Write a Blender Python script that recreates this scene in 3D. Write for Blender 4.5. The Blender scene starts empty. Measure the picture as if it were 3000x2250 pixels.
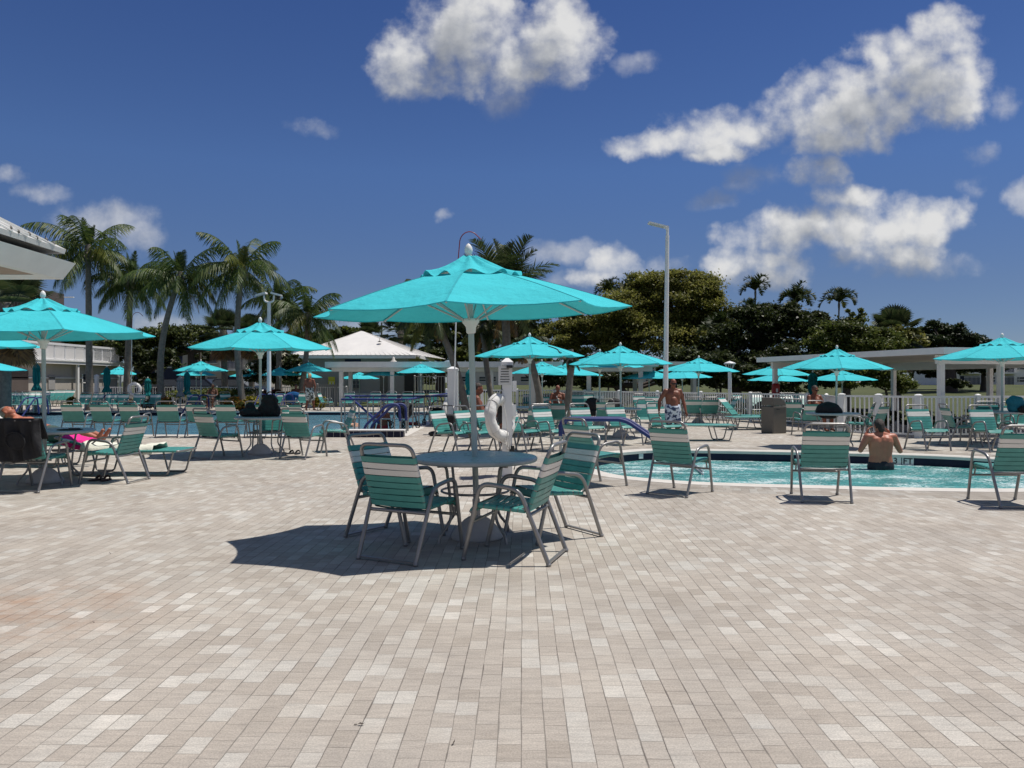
SKY_S, CLOUD_S, SUN_E, EXPO = .087, .78, 4.7, -0.04
import bpy, bmesh, math, random
import numpy as np
from mathutils import Vector, Matrix
R = math.radians
random.seed(11)
rng = np.random.default_rng(11)
S = bpy.context.scene
COL = S.collection
# ------------------------------------------------------------------ camera numbers
F = 2254.0          # focal length in photo pixels (photo is 3000 wide)
HZ = 1119.0         # horizon row
CH = 1.40           # eye height
def gp(u, v):
    d = F * CH / (v - HZ)
    return ((u - 1500) / F * d, d)
def xd(u, d): return (u - 1500) / F * d
def zv(v, d): return CH + (HZ - v) / F * d

# ------------------------------------------------------------------ materials
def new_mat(name):
    m = bpy.data.materials.new(name); m.use_nodes = True
    nt = m.node_tree
    for n in list(nt.nodes): nt.nodes.remove(n)
    out = nt.nodes.new('ShaderNodeOutputMaterial')
    return m, nt, out
def N(nt, t, **kw):
    n = nt.nodes.new('ShaderNode' + t)
    for k, v in kw.items(): setattr(n, k, v)
    return n
def math_(nt, op, a, b=None, c=None, clamp=False):
    n = nt.nodes.new('ShaderNodeMath'); n.operation = op; n.use_clamp = clamp
    for i, x in enumerate((a, b, c)):
        if x is None: continue
        if isinstance(x, (int, float)): n.inputs[i].default_value = x
        else: nt.links.new(x, n.inputs[i])
    return n.outputs[0]
def maprange(nt, v, a, b, c, d, smooth=False):
    n = nt.nodes.new('ShaderNodeMapRange')
    if smooth: n.interpolation_type = 'SMOOTHSTEP'
    nt.links.new(v, n.inputs[0])
    for i, x in enumerate((a, b, c, d)): n.inputs[i + 1].default_value = x
    return n.outputs[0]
def mixc(nt, fac, a, b, mode='MIX'):
    n = nt.nodes.new('ShaderNodeMix'); n.data_type = 'RGBA'; n.blend_type = mode
    for i, x in ((0, fac), (6, a), (7, b)):
        if isinstance(x, (int, float)): n.inputs[i].default_value = x
        elif isinstance(x, tuple): n.inputs[i].default_value = x + (1,) if len(x) == 3 else x
        else: nt.links.new(x, n.inputs[i])
    return n.outputs[2]
def ramp(nt, fac, stops, const=False):
    n = nt.nodes.new('ShaderNodeValToRGB')
    cr = n.color_ramp
    if const: cr.interpolation = 'CONSTANT'
    while len(cr.elements) < len(stops): cr.elements.new(0.5)
    for e, (p, c) in zip(cr.elements, stops):
        e.position = p; e.color = (c[0], c[1], c[2], 1)
    nt.links.new(fac, n.inputs[0])
    return n.outputs[0]
def noise(nt, vec, scale, detail=3, rough=.55):
    n = nt.nodes.new('ShaderNodeTexNoise')
    n.inputs['Scale'].default_value = scale; n.inputs['Detail'].default_value = detail
    n.inputs['Roughness'].default_value = rough
    if vec is not None: nt.links.new(vec, n.inputs['Vector'])
    return n.outputs['Fac']
def objco(nt): return nt.nodes.new('ShaderNodeTexCoord').outputs['Object']
def scalev(nt, v, s):
    n = nt.nodes.new('ShaderNodeVectorMath'); n.operation = 'MULTIPLY'
    nt.links.new(v, n.inputs[0]); n.inputs[1].default_value = s
    return n.outputs[0]
def bumpn(nt, h, strength, dist=.01):
    n = nt.nodes.new('ShaderNodeBump'); n.inputs['Strength'].default_value = strength
    n.inputs['Distance'].default_value = dist; nt.links.new(h, n.inputs['Height'])
    return n.outputs[0]

def mat(name, col, rough=.6, metal=0.0, vary=.10, scale=5, bump=0, dirt=0, spec=.5):
    m, nt, out = new_mat(name)
    b = N(nt, 'BsdfPrincipled'); nt.links.new(b.outputs[0], out.inputs[0])
    co = objco(nt)
    f = noise(nt, co, scale, 4)
    c = mixc(nt, 1.0, col, ramp(nt, f, [(.25, (1 - vary,) * 3), (.75, (1 + vary,) * 3)]), 'MULTIPLY')
    if dirt:
        f2 = noise(nt, co, scale * .35, 6, .7)
        c = mixc(nt, maprange(nt, f2, .52, .75, 0, dirt), c, tuple(x * .45 for x in col))
    nt.links.new(c, b.inputs['Base Color'])
    rr = maprange(nt, noise(nt, co, scale * 3, 3), .3, .7, max(.03, rough - .08), min(1, rough + .08))
    nt.links.new(rr, b.inputs['Roughness'])
    b.inputs['Metallic'].default_value = metal
    b.inputs['Specular IOR Level'].default_value = spec
    if bump:
        nt.links.new(bumpn(nt, noise(nt, co, scale * 12, 3), bump), b.inputs['Normal'])
    return m
def cloth(name, col, trans=.3, vary=.07, weave=300):
    m, nt, out = new_mat(name)
    co = objco(nt)
    f = noise(nt, co, 2.2, 4)
    c = mixc(nt, 1.0, col, ramp(nt, f, [(.3, (1 - vary,) * 3), (.7, (1 + vary,) * 3)]), 'MULTIPLY')
    b = N(nt, 'BsdfPrincipled'); b.inputs['Roughness'].default_value = .85
    b.inputs['Specular IOR Level'].default_value = .2
    nt.links.new(c, b.inputs['Base Color'])
    h = math_(nt, 'ADD', math_(nt, 'MULTIPLY', noise(nt, co, weave, 1), .12), math_(nt, 'MULTIPLY_ADD', noise(nt, co, 3.2, 3), 1.6, noise(nt, co, 11, 3)))
    nm = bumpn(nt, h, .45, .035); nt.links.new(nm, b.inputs['Normal'])
    if trans:
        t = N(nt, 'BsdfTranslucent'); nt.links.new(c, t.inputs[0]); nt.links.new(nm, t.inputs['Normal'])
        mx = N(nt, 'MixShader'); mx.inputs[0].default_value = trans
        nt.links.new(b.outputs[0], mx.inputs[1]); nt.links.new(t.outputs[0], mx.inputs[2])
        nt.links.new(mx.outputs[0], out.inputs[0])
    else: nt.links.new(b.outputs[0], out.inputs[0])
    return m
def leafmat(name, cols, trans=.25, rough=.5, clump=.35):
    m, nt, out = new_mat(name)
    g = N(nt, 'NewGeometry')
    r = g.outputs['Random Per Island']
    k = len(cols)
    c = ramp(nt, r, [(i / max(1, k - 1), col) for i, col in enumerate(cols)])
    f = noise(nt, objco(nt), clump, 3)
    c = mixc(nt, 1.0, c, ramp(nt, f, [(.3, (.65,) * 3), (.7, (1.3, 1.25, 1.0))]), 'MULTIPLY')
    b = N(nt, 'BsdfPrincipled'); b.inputs['Roughness'].default_value = rough
    b.inputs['Specular IOR Level'].default_value = .35
    nt.links.new(c, b.inputs['Base Color'])
    t = N(nt, 'BsdfTranslucent'); nt.links.new(c, t.inputs[0])
    mx = N(nt, 'MixShader'); mx.inputs[0].default_value = trans
    nt.links.new(b.outputs[0], mx.inputs[1]); nt.links.new(t.outputs[0], mx.inputs[2])
    nt.links.new(mx.outputs[0], out.inputs[0])
    return m

M = {}
M['tube'] = mat('brushed_champagne_tube', (.27, .265, .26), .38, .60, .08, 9)
M['teal'] = mat('teal_vinyl_strap', (.068, .285, .255), .42, 0, .14, 7, dirt=.12)
M['white_strap'] = mat('white_vinyl_strap', (.72, .70, .66), .45, 0, .06, 7, dirt=.15)
M['canvas'] = cloth('turquoise_canvas', (.060, .56, .625), .12)
M['seam'] = cloth('canvas_seam', (.040, .40, .46), .05)
M['canvas_shut'] = cloth('teal_folded_canvas', (.012, .19, .20), .06)
M['canvas_grey'] = cloth('grey_folded_canvas', (.28, .28, .29), .1)
M['pole'] = mat('painted_pole', (.46, .50, .49), .4, .1, .06, 6)
M['white'] = mat('white_paint', (.82, .81, .78), .5, 0, .05, 3, dirt=.12)
M['white_pvc'] = mat('white_pvc', (.78, .78, .77), .35, 0, .04, 3, dirt=.1)
M['offwhite'] = mat('off_white_wall', (.56, .54, .50), .8, 0, .06, 1.2, bump=.1, dirt=.15)
M['beige'] = mat('beige_stucco', (.44, .40, .35), .9, 0, .08, 1.5, bump=.2, dirt=.15)
M['greywall'] = mat('grey_stucco', (.33, .32, .31), .9, 0, .07, 1.0, bump=.2, dirt=.12)
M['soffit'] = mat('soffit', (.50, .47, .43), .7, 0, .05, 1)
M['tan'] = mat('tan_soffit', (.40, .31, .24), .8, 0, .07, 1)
M['metalroof'] = mat('white_metal_roof', (.74, .72, .68), .45, .1, .06, .8, dirt=.12)
M['darkroof'] = mat('dark_roof', (.10, .08, .07), .8, 0, .1, 2)
M['dark'] = mat('dark_gap', (.03, .03, .03), .8, 0, .1, 2)
M['glass'] = mat('window_glass', (.03, .04, .05), .08, 0, .2, 2, spec=.8)
M['concrete'] = mat('cast_concrete', (.48, .47, .45), .85, 0, .08, 9, bump=.15, dirt=.2)
M['tabletop'] = mat('grey_tabletop', (.40, .43, .43), .32, 0, .08, 4)
M['steel'] = mat('stainless_steel', (.42, .42, .42), .25, .95, .05, 4)
M['blue'] = mat('blue_rail_sleeve', (.018, .030, .15), .6, 0, .12, 8, bump=.1)
M['navy'] = mat('navy_tile', (.007, .009, .034), .45, 0, .25, 14, spec=.25)
M['coping'] = mat('pale_coping', (.58, .55, .50), .75, 0, .07, 5, bump=.15, dirt=.2)
M['black'] = mat('black_fabric', (.008, .008, .010), .8, 0, .3, 6, bump=.3)
M['blackplastic'] = mat('black_plastic', (.015, .015, .017), .4, 0, .2, 6)
M['rubber'] = mat('black_rubber', (.02, .02, .02), .7, 0, .2, 8)
M['bin'] = mat('grey_bin_plastic', (.125, .115, .098), .55, 0, .08, 5, bump=.1)
M['red'] = mat('red_plastic', (.30, .012, .015), .35, 0, .1, 4)
M['redpole'] = mat('red_pole', (.25, .02, .02), .4, 0, .1, 5)
M['yellow'] = mat('yellow_sign', (.62, .56, .04), .5, 0, .05, 4)
M['pink'] = cloth('pink_towel', (.72, .03, .24), 0, .1, 120)
M['cream'] = cloth('cream_towel', (.72, .70, .60), 0, .08, 120)
M['charcoal'] = cloth('charcoal_towel', (.034, .034, .036), 0, .25, 120)
M['bluecloth'] = cloth('blue_bag_cloth', (.01, .08, .22), 0, .2, 120)
M['tealbag'] = cloth('teal_bag_cloth', (.02, .16, .22), 0, .2, 120)
M['skin_tan'] = mat('tanned_skin', (.21, .070, .037), .5, 0, .14, 9)
M['skin_red'] = mat('sunburnt_skin', (.42, .145, .085), .5, 0, .16, 6)
M['skin_pale'] = mat('pale_skin', (.50, .27, .18), .5, 0, .1, 7)
M['skin_dark'] = mat('brown_skin', (.12, .05, .03), .5, 0, .12, 7)
M['hair_brown'] = mat('brown_hair', (.03, .018, .012), .6, 0, .4, 40, bump=.6)
M['hair_grey'] = mat('grey_hair', (.25, .23, .21), .6, 0, .3, 40, bump=.6)
M['hair_blond'] = mat('blond_hair', (.50, .33, .17), .6, 0, .3, 40, bump=.6)
M['trunk_palm'] = mat('palm_bark', (.17, .15, .125), .95, 0, .3, 9, bump=.6)
M['bark'] = mat('bark', (.075, .06, .05), .95, 0, .3, 8, bump=.6)
M['frond_mid'] = leafmat('coconut_frond', [(.018, .042, .011), (.042, .082, .021), (.075, .122, .030), (.125, .155, .04)], .34)
M['frond_gold'] = leafmat('golden_frond', [(.06, .085, .015), (.11, .135, .025), (.18, .17, .04)])
M['frond_dark'] = leafmat('areca_frond', [(.014, .028, .010), (.032, .056, .018), (.06, .075, .024)], .3)
M['frond_fan'] = leafmat('fan_frond', [(.02, .036, .014), (.045, .07, .026), (.085, .10, .045)], .3)
M['dead_frond'] = leafmat('dead_frond', [(.10, .06, .03), (.20, .11, .045), (.28, .16, .06)], .2)
M['leaf_olive'] = leafmat('olive_leaf', [(.075, .092, .022), (.155, .175, .042), (.235, .24, .062), (.30, .285, .10)], .45)
M['leaf_dark'] = leafmat('dark_leaf', [(.018, .028, .009), (.038, .056, .017), (.08, .098, .03)], .3)
M['leaf_mid'] = leafmat('mid_leaf', [(.045, .07, .016), (.10, .135, .032), (.18, .20, .05)], .38)
M['leaf_deep'] = leafmat('deep_green_leaf', [(.014, .026, .012), (.03, .05, .02), (.055, .078, .032)], .3)
M['leaf_croton'] = leafmat('croton_leaf', [(.03, .05, .015), (.16, .14, .02), (.28, .16, .03), (.22, .04, .02)], .2, clump=2)
M['leaf_yellow'] = leafmat('yellow_leaf', [(.08, .10, .02), (.30, .27, .03), (.45, .38, .06)], .2, clump=2)
M['leaf_red'] = leafmat('red_ti_leaf', [(.05, .02, .02), (.12, .02, .025), (.05, .05, .02)], .2, clump=2)
M['petal'] = leafmat('white_petal', [(.7, .68, .62), (.8, .8, .76)], .2, clump=2)
M['car'] = mat('dark_car_paint', (.012, .014, .02), .2, .2, .1, 2)
M['lens'] = mat('sunglass_lens', (.006, .006, .007), .1, 0, .1, 5)
M['sandal'] = mat('brown_sandal', (.05, .02, .015), .6, 0, .2, 12)
M['lampdark'] = mat('lamp_underside', (.45, .45, .45), .5, 0, .05, 4)
M['ring_cover'] = cloth('white_ring_cover', (.70, .69, .66), 0, .06, 200)
M['rope'] = mat('white_rope', (.6, .58, .54), .8, 0, .1, 30)
M['sign'] = mat('sign_face', (.66, .66, .64), .5, 0, .04, 4)
M['ink'] = mat('sign_ink', (.03, .03, .035), .6, 0, .05, 4)
M['tealpanel'] = mat('teal_panel', (.03, .25, .28), .6, 0, .08, 2)
M['navywall'] = mat('navy_painted_wall', (.015, .022, .06), .7, 0, .1, 1)

def stripes(name, c1, c2, sc=9):
    m, nt, out = new_mat(name)
    b = N(nt, 'BsdfPrincipled'); b.inputs['Roughness'].default_value = .8
    nt.links.new(b.outputs[0], out.inputs[0])
    f = noise(nt, objco(nt), sc, 2)
    nt.links.new(ramp(nt, f, [(.44, c1), (.50, c2)]), b.inputs['Base Color'])
    return m
M['floral'] = stripes('leaf_print_trunks', (.03, .04, .03), (.62, .60, .55), 13)
M['bluefloral'] = stripes('blue_white_trunks', (.03, .05, .12), (.62, .66, .74), 11)
M['navytrunk'] = mat('black_trunks', (.012, .012, .02), .7, 0, .1, 6)
M['greentrunk'] = mat('dark_green_shorts', (.035, .065, .055), .8, 0, .15, 6)
M['redtrunk'] = mat('red_shorts', (.30, .02, .03), .8, 0, .15, 6)

def paver(name, uv=False, w=.093, l=.139, light=1.0, stain=True):
    m, nt, out = new_mat(name)
    b = N(nt, 'BsdfPrincipled'); nt.links.new(b.outputs[0], out.inputs[0])
    tc = N(nt, 'TexCoord')
    co = tc.outputs['UV'] if uv else tc.outputs['Object']
    oc = tc.outputs['Object']
    if not uv:
        mp = N(nt, 'Mapping'); mp.inputs['Rotation'].default_value = (0, 0, R(.8))
        nt.links.new(co, mp.inputs['Vector']); co2 = mp.outputs[0]
    else: co2 = co
    wob = N(nt, 'VectorMath', operation='SCALE'); wob.inputs['Scale'].default_value = .014
    nz = N(nt, 'TexNoise'); nz.inputs['Scale'].default_value = 1.9; nz.inputs['Detail'].default_value = 6; nz.inputs['Roughness'].default_value = .62
    nt.links.new(co2, nz.inputs['Vector']); nt.links.new(nz.outputs['Color'], wob.inputs[0])
    ad = N(nt, 'VectorMath', operation='ADD'); nt.links.new(co2, ad.inputs[0]); nt.links.new(wob.outputs[0], ad.inputs[1])
    sp = N(nt, 'SeparateXYZ'); nt.links.new(ad.outputs[0], sp.inputs[0])
    X = math_(nt, 'DIVIDE', sp.outputs[0], w)
    row = math_(nt, 'FLOOR', X)
    wn = N(nt, 'TexWhiteNoise', noise_dimensions='1D'); nt.links.new(row, wn.inputs['W'])
    ll = math_(nt, 'MULTIPLY_ADD', wn.outputs['Value'], .10, .95)
    Y = math_(nt, 'ADD', math_(nt, 'DIVIDE', math_(nt, 'DIVIDE', sp.outputs[1], l), ll),
              math_(nt, 'MULTIPLY', wn.outputs['Value'], 17.3))
    colm = math_(nt, 'FLOOR', Y)
    fx = math_(nt, 'FRACT', X); fy = math_(nt, 'FRACT', Y)
    ex = math_(nt, 'MULTIPLY', math_(nt, 'MINIMUM', fx, math_(nt, 'SUBTRACT', 1.0, fx)), w)
    ey = math_(nt, 'MULTIPLY', math_(nt, 'MINIMUM', fy, math_(nt, 'SUBTRACT', 1.0, fy)), l)
    e = math_(nt, 'MINIMUM', ex, ey)
    jw = maprange(nt, noise(nt, oc, 5.0, 4, .65), .32, .70, .0006, .0046)
    joint = math_(nt, 'MAXIMUM', math_(nt, 'SUBTRACT', 1.0, math_(nt, 'DIVIDE', ex, math_(nt, 'MULTIPLY', jw, 1.45)), clamp=True),
                  math_(nt, 'SUBTRACT', 1.0, math_(nt, 'DIVIDE', ey, math_(nt, 'MULTIPLY', jw, .8)), clamp=True))
    cb = N(nt, 'CombineXYZ'); nt.links.new(row, cb.inputs[0]); nt.links.new(colm, cb.inputs[1])
    w2 = N(nt, 'TexWhiteNoise', noise_dimensions='3D'); nt.links.new(cb.outputs[0], w2.inputs['Vector'])
    L = light
    bigc = noise(nt, oc, .75, 4, .6)
    pick = math_(nt, 'ADD', math_(nt, 'MULTIPLY', w2.outputs['Value'], .80), maprange(nt, bigc, .30, .72, -.14, .36), clamp=True)
    base = ramp(nt, pick, [
        (0, (.335 * L, .298 * L, .256 * L)), (.15, (.37 * L, .333 * L, .29 * L)), (.40, (.395 * L, .358 * L, .314 * L)),
        (.62, (.42 * L, .384 * L, .338 * L)), (.76, (.445 * L, .415 * L, .37 * L)), (.87, (.465 * L, .445 * L, .405 * L)), (.95, (.51 * L, .485 * L, .44 * L)), (1, (.555 * L, .53 * L, .485 * L))])
    # bands blended inside each paver, large tonal drifts, grit
    st = noise(nt, scalev(nt, oc, (7, 38, 1)), 1.0, 5, .7)
    base = mixc(nt, 1.0, base, ramp(nt, st, [(.28, (.84, .84, .84)), (.72, (1.16, 1.155, 1.14))]), 'MULTIPLY')
    big = noise(nt, oc, .8, 6, .65)
    base = mixc(nt, 1.0, base, ramp(nt, big, [(.3, (.91, .915, .925)), (.7, (1.09, 1.075, 1.055))]), 'MULTIPLY')
    grit = noise(nt, oc, 120, 4, .8)
    base = mixc(nt, 1.0, base, ramp(nt, grit, [(.30, (.72, .72, .72)), (.52, (1, 1, 1)), (.72, (1.30, 1.29, 1.27))]), 'MULTIPLY')
    if stain:
        so = N(nt, 'SeparateXYZ'); nt.links.new(oc, so.inputs[0])
        dx = math_(nt, 'DIVIDE', math_(nt, 'ADD', so.outputs[0], 3.1), 1.1)
        dy = math_(nt, 'DIVIDE', math_(nt, 'SUBTRACT', so.outputs[1], 4.6), 1.0)
        q = math_(nt, 'SUBTRACT', 1.0, math_(nt, 'ADD', math_(nt, 'MULTIPLY', dx, dx), math_(nt, 'MULTIPLY', dy, dy)), clamp=True)
        q = math_(nt, 'MULTIPLY', q, maprange(nt, noise(nt, oc, 4, 5, .7), .38, .7, 0, .75))
        base = mixc(nt, q, base, (.36, .22, .14))
        dk = maprange(nt, noise(nt, oc, 1.1, 7, .75), .66, .80, 0, .35)
        base = mixc(nt, dk, base, (.16, .14, .12))
    jc = mixc(nt, maprange(nt, noise(nt, oc, 2.2, 4, .65), .38, .66, 0, 1), (.055, .048, .040), (.33, .30, .26))
    base = mixc(nt, math_(nt, 'MULTIPLY', joint, .85), base, jc)
    nt.links.new(base, b.inputs['Base Color'])
    b.inputs['Roughness'].default_value = .85
    b.inputs['Specular IOR Level'].default_value = .25
    h = math_(nt, 'ADD', math_(nt, 'MULTIPLY', joint, -1.0), math_(nt, 'MULTIPLY', grit, .45))
    h = math_(nt, 'ADD', h, math_(nt, 'MULTIPLY', w2.outputs['Value'], .25))
    nt.links.new(bumpn(nt, h, .55, .006), b.inputs['Normal'])
    return m
M['paver'] = paver('clay_paver')
M['paver_border'] = paver('border_paver', uv=True, w=.205, l=.105, light=.80, stain=False)

def lawn():
    m, nt, out = new_mat('lawn_grass')
    b = N(nt, 'BsdfPrincipled'); nt.links.new(b.outputs[0], out.inputs[0])
    co = objco(nt)
    f = noise(nt, co, .25, 6, .7); g = noise(nt, co, 14, 3)
    c = ramp(nt, f, [(.3, (.038, .052, .012)), (.55, (.062, .074, .018)), (.75, (.085, .088, .026))])
    c = mixc(nt, 1.0, c, ramp(nt, g, [(.3, (.75,) * 3), (.7, (1.25,) * 3)]), 'MULTIPLY')
    nt.links.new(c, b.inputs['Base Color']); b.inputs['Roughness'].default_value = .95
    nt.links.new(bumpn(nt, g, .5, .05), b.inputs['Normal'])
    return m
M['lawn'] = lawn()

def water(name, col, foam, scale):
    m, nt, out = new_mat(name)
    b = N(nt, 'BsdfPrincipled'); nt.links.new(b.outputs[0], out.inputs[0])
    co = objco(nt)
    st = scalev(nt, co, (1, 1.5, 1))
    n1 = noise(nt, st, scale, 5, .6); n2 = noise(nt, st, scale * 3.1, 3, .6)
    h = math_(nt, 'ADD', n1, math_(nt, 'MULTIPLY', n2, .45))
    c = ramp(nt, noise(nt, st, scale * .8, 4), [(.3, tuple(x * .7 for x in col)), (.7, tuple(min(1, x * 1.3) for x in col))])
    rough = .06
    if foam:
        fm = noise(nt, st, scale * .28, 5, .65)
        fd = noise(nt, st, scale * 5, 4, .75)
        k = maprange(nt, math_(nt, 'ADD', math_(nt, 'MULTIPLY', fm, .62), math_(nt, 'MULTIPLY', fd, .70)), .63, .82, 0, foam, True)
        c = mixc(nt, k, c, (.72, .78, .78))
        nt.links.new(maprange(nt, k, 0, 1, .08, .6), b.inputs['Roughness'])
    else: b.inputs['Roughness'].default_value = rough
    nt.links.new(c, b.inputs['Base Color'])
    b.inputs['IOR'].default_value = 1.33
    nt.links.new(bumpn(nt, h, .9, .05), b.inputs['Normal'])
    return m
M['poolwater'] = water('pool_water', (.10, .25, .33), 0, 2.2)
M['spawater'] = water('spa_water', (.085, .34, .335), .95, 3.4)

# ------------------------------------------------------------------ mesh builder
def fillet(pts, r, n=5):
    pts = [Vector(p) for p in pts]
    out = [pts[0]]
    for i in range(1, len(pts) - 1):
        a, b, c = pts[i - 1], pts[i], pts[i + 1]
        d1 = (a - b); d2 = (c - b)
        k = min(r, d1.length * .49, d2.length * .49)
        p1 = b + d1.normalized() * k; p2 = b + d2.normalized() * k
        for j in range(n + 1):
            t = j / n
            out.append((1 - t) ** 2 * p1 + 2 * t * (1 - t) * b + t * t * p2)
    out.append(pts[-1])
    return out

class MB:
    def __init__(s): s.v = []; s.f = []; s.m = []; s.s = []
    def add(s, vs, fs, m=0, smooth=False):
        o = len(s.v); s.v.extend([tuple(x) for x in vs])
        for f in fs:
            s.f.append(tuple(i + o for i in f)); s.m.append(m); s.s.append(smooth)
        return s
    def box(s, c, sz, m=0, rot=None, taper=1.0):
        x, y, z = sz[0] / 2, sz[1] / 2, sz[2] / 2
        vs = [Vector((sx * x * (taper if sz_ > 0 else 1), sy * y * (taper if sz_ > 0 else 1), sz_ * z))
              for sz_ in (-1, 1) for sy in (-1, 1) for sx in (-1, 1)]
        if rot is not None: vs = [rot @ v for v in vs]
        c = Vector(c)
        return s.add([v + c for v in vs], [(0, 2, 3, 1), (4, 5, 7, 6), (0, 1, 5, 4), (2, 6, 7, 3), (0, 4, 6, 2), (1, 3, 7, 5)], m)
    def bar(s, a, b, w, h, m=0, up=(0, 0, 1)):
        a = Vector(a); b = Vector(b); d = b - a
        y = d.normalized(); x = y.cross(Vector(up))
        if x.length < 1e-4: x = Vector((1, 0, 0))
        x.normalize(); z = x.cross(y)
        rot = Matrix((x, y, z)).transposed()
        return s.box((a + b) / 2, (w, d.length, h), m, rot)
    def tube(s, pts, r, n=8, m=0, closed=False, ry=None, up=None, caps=True):
        pts = [Vector(p) for p in pts]; k = len(pts)
        rs = r if isinstance(r, (list, tuple)) else [r] * k
        tang = []
        for i in range(k):
            if closed: t = pts[(i + 1) % k] - pts[i - 1]
            else: t = pts[min(i + 1, k - 1)] - pts[max(i - 1, 0)]
            tang.append(t.normalized() if t.length > 1e-9 else Vector((0, 0, 1)))
        u = Vector(up) if up is not None else (Vector((0, 0, 1)) if abs(tang[0].z) < .9 else Vector((1, 0, 0)))
        vs = []
        for i in range(k):
            t = tang[i]
            u = u - t * u.dot(t)
            if u.length < 1e-6: u = t.orthogonal()
            u.normalize(); w = t.cross(u)
            for j in range(n):
                a = 2 * math.pi * j / n
                vs.append(pts[i] + u * math.cos(a) * (rs[i] if ry is None else rs[i] * ry) + w * math.sin(a) * rs[i])
        fs = []
        for i in range(k if closed else k - 1):
            i2 = (i + 1) % k
            for j in range(n):
                j2 = (j + 1) % n
                fs.append((i * n + j, i * n + j2, i2 * n + j2, i2 * n + j))
        s.add(vs, fs, m, True)
        if not closed and caps:
            s.add(vs[:n], [tuple(range(n))[::-1]], m); s.add(vs[-n:], [tuple(range(n))], m)
        return s
    def lathe(s, prof, n=24, c=(0, 0, 0), m=0, smooth=True, wob=None):
        vs = []; fs = []; c = Vector(c)
        for (r, z) in prof:
            for j in range(n):
                a = 2 * math.pi * j / n
                rr = r * (wob(a, z) if wob else 1)
                vs.append(c + Vector((rr * math.cos(a), rr * math.sin(a), z)))
        for i in range(len(prof) - 1):
            for j in range(n):
                j2 = (j + 1) % n
                fs.append((i * n + j, i * n + j2, (i + 1) * n + j2, (i + 1) * n + j))
        if prof[0][0] > 1e-5: fs.append(tuple(range(n))[::-1])
        if prof[-1][0] > 1e-5: fs.append(tuple((len(prof) - 1) * n + j for j in range(n)))
        return s.add(vs, fs, m, smooth)
    def ell(s, c, r, nu=14, nv=9, m=0, rot=None, fn=None):
        c = Vector(c); vs = []; fs = []
        for i in range(nv + 1):
            th = math.pi * i / nv
            for j in range(nu):
                a = 2 * math.pi * j / nu
                p = Vector((math.sin(th) * math.cos(a), math.sin(th) * math.sin(a), math.cos(th)))
                k = fn(p) if fn else 1
                p = Vector((p.x * r[0], p.y * r[1], p.z * r[2])) * k
                if rot is not None: p = rot @ p
                vs.append(c + p)
        for i in range(nv):
            for j in range(nu):
                j2 = (j + 1) % nu
                fs.append((i * nu + j, (i + 1) * nu + j, (i + 1) * nu + j2, i * nu + j2))
        return s.add(vs, fs, m, True)
    def prism(s, poly, z0, z1, m=0):
        k = len(poly)
        vs = [(p[0], p[1], z0) for p in poly] + [(p[0], p[1], z1) for p in poly]
        fs = [tuple(range(k))[::-1], tuple(range(k, 2 * k))] + [(i, (i + 1) % k, k + (i + 1) % k, k + i) for i in range(k)]
        return s.add(vs, fs, m)
    def build(s, name, mats, parent=None, loc=None):
        me = bpy.data.meshes.new(name)
        me.from_pydata(s.v, [], s.f)
        ml = mats if isinstance(mats, (list, tuple)) else [mats]
        for x in ml: me.materials.append(x)
        me.polygons.foreach_set('material_index', s.m)
        me.polygons.foreach_set('use_smooth', s.s)
        me.update()
        o = bpy.data.objects.new(name, me); COL.objects.link(o)
        if parent is not None: o.parent = parent
        if loc is not None: o.location = loc
        return o

def tag(o, label=None, cat=None, group=None, kind=None):
    if label: o['label'] = label
    if cat: o['category'] = cat
    if group: o['group'] = group
    if kind: o['kind'] = kind
    return o
def thing(name, label, cat, loc=(0, 0, 0), heading=0, group=None):
    o = bpy.data.objects.new(name, None); COL.objects.link(o)
    o.empty_display_size = .2
    o.location = loc; o.rotation_euler = (0, 0, -R(heading))
    return tag(o, label, cat, group)
def copy_tree(o, parent=None):
    c = o.copy(); COL.objects.link(c)
    if parent is not None: c.parent = parent
    for ch in list(o.children): copy_tree(ch, c)
    return c
class Proto:
    def __init__(s, root): s.root = root; s.used = False
    def place(s, x, y, heading, label, group=None, z=0, scale=None, cat=None):
        if not s.used: o = s.root; s.used = True
        else: o = copy_tree(s.root)
        o.location = (x, y, z); o.rotation_euler = (0, 0, -R(heading))
        if scale is not None: o.scale = scale if isinstance(scale, (tuple, list)) else (scale,) * 3
        tag(o, label, cat, group)
        return o
# ================================================================== strap furniture
def strap(mb, a, b, n, halfw, r, wid, m, sag=0.0, jit=0.0):
    """flat vinyl strap wrapped round two rails; a->b is the run direction the strap width lies along"""
    a = Vector(a); d = (Vector(b) - a).normalized(); n = Vector(n).normalized()
    prof = []
    for k in range(7):
        t = -math.pi / 2 + math.pi * k / 6
        prof.append((halfw + r * math.cos(t), r * math.sin(t)))
    for k in range(7):
        t = math.pi / 2 + math.pi * k / 6
        prof.append((-halfw + r * math.cos(t), r * math.sin(t)))
    # break the long runs so they can sag a little
    q = []
    for i, (x, z) in enumerate(prof):
        q.append((x, z))
        if i in (6, 13):
            x2 = prof[(i + 1) % 14][0]
            for t in (.25, .5, .75): q.append((x + (x2 - x) * t, z - sag * 4 * t * (1 - t)))
    vs = []
    for sgn in (-.5, .5):
        for (x, z) in q:
            vs.append(a + d * (sgn * wid + jit * x) + Vector((x, 0, 0)) + n * z)
    k = len(q)
    mb.add(vs, [(i, (i + 1) % k, k + (i + 1) % k, k + i) for i in range(k)], m, True)

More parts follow.
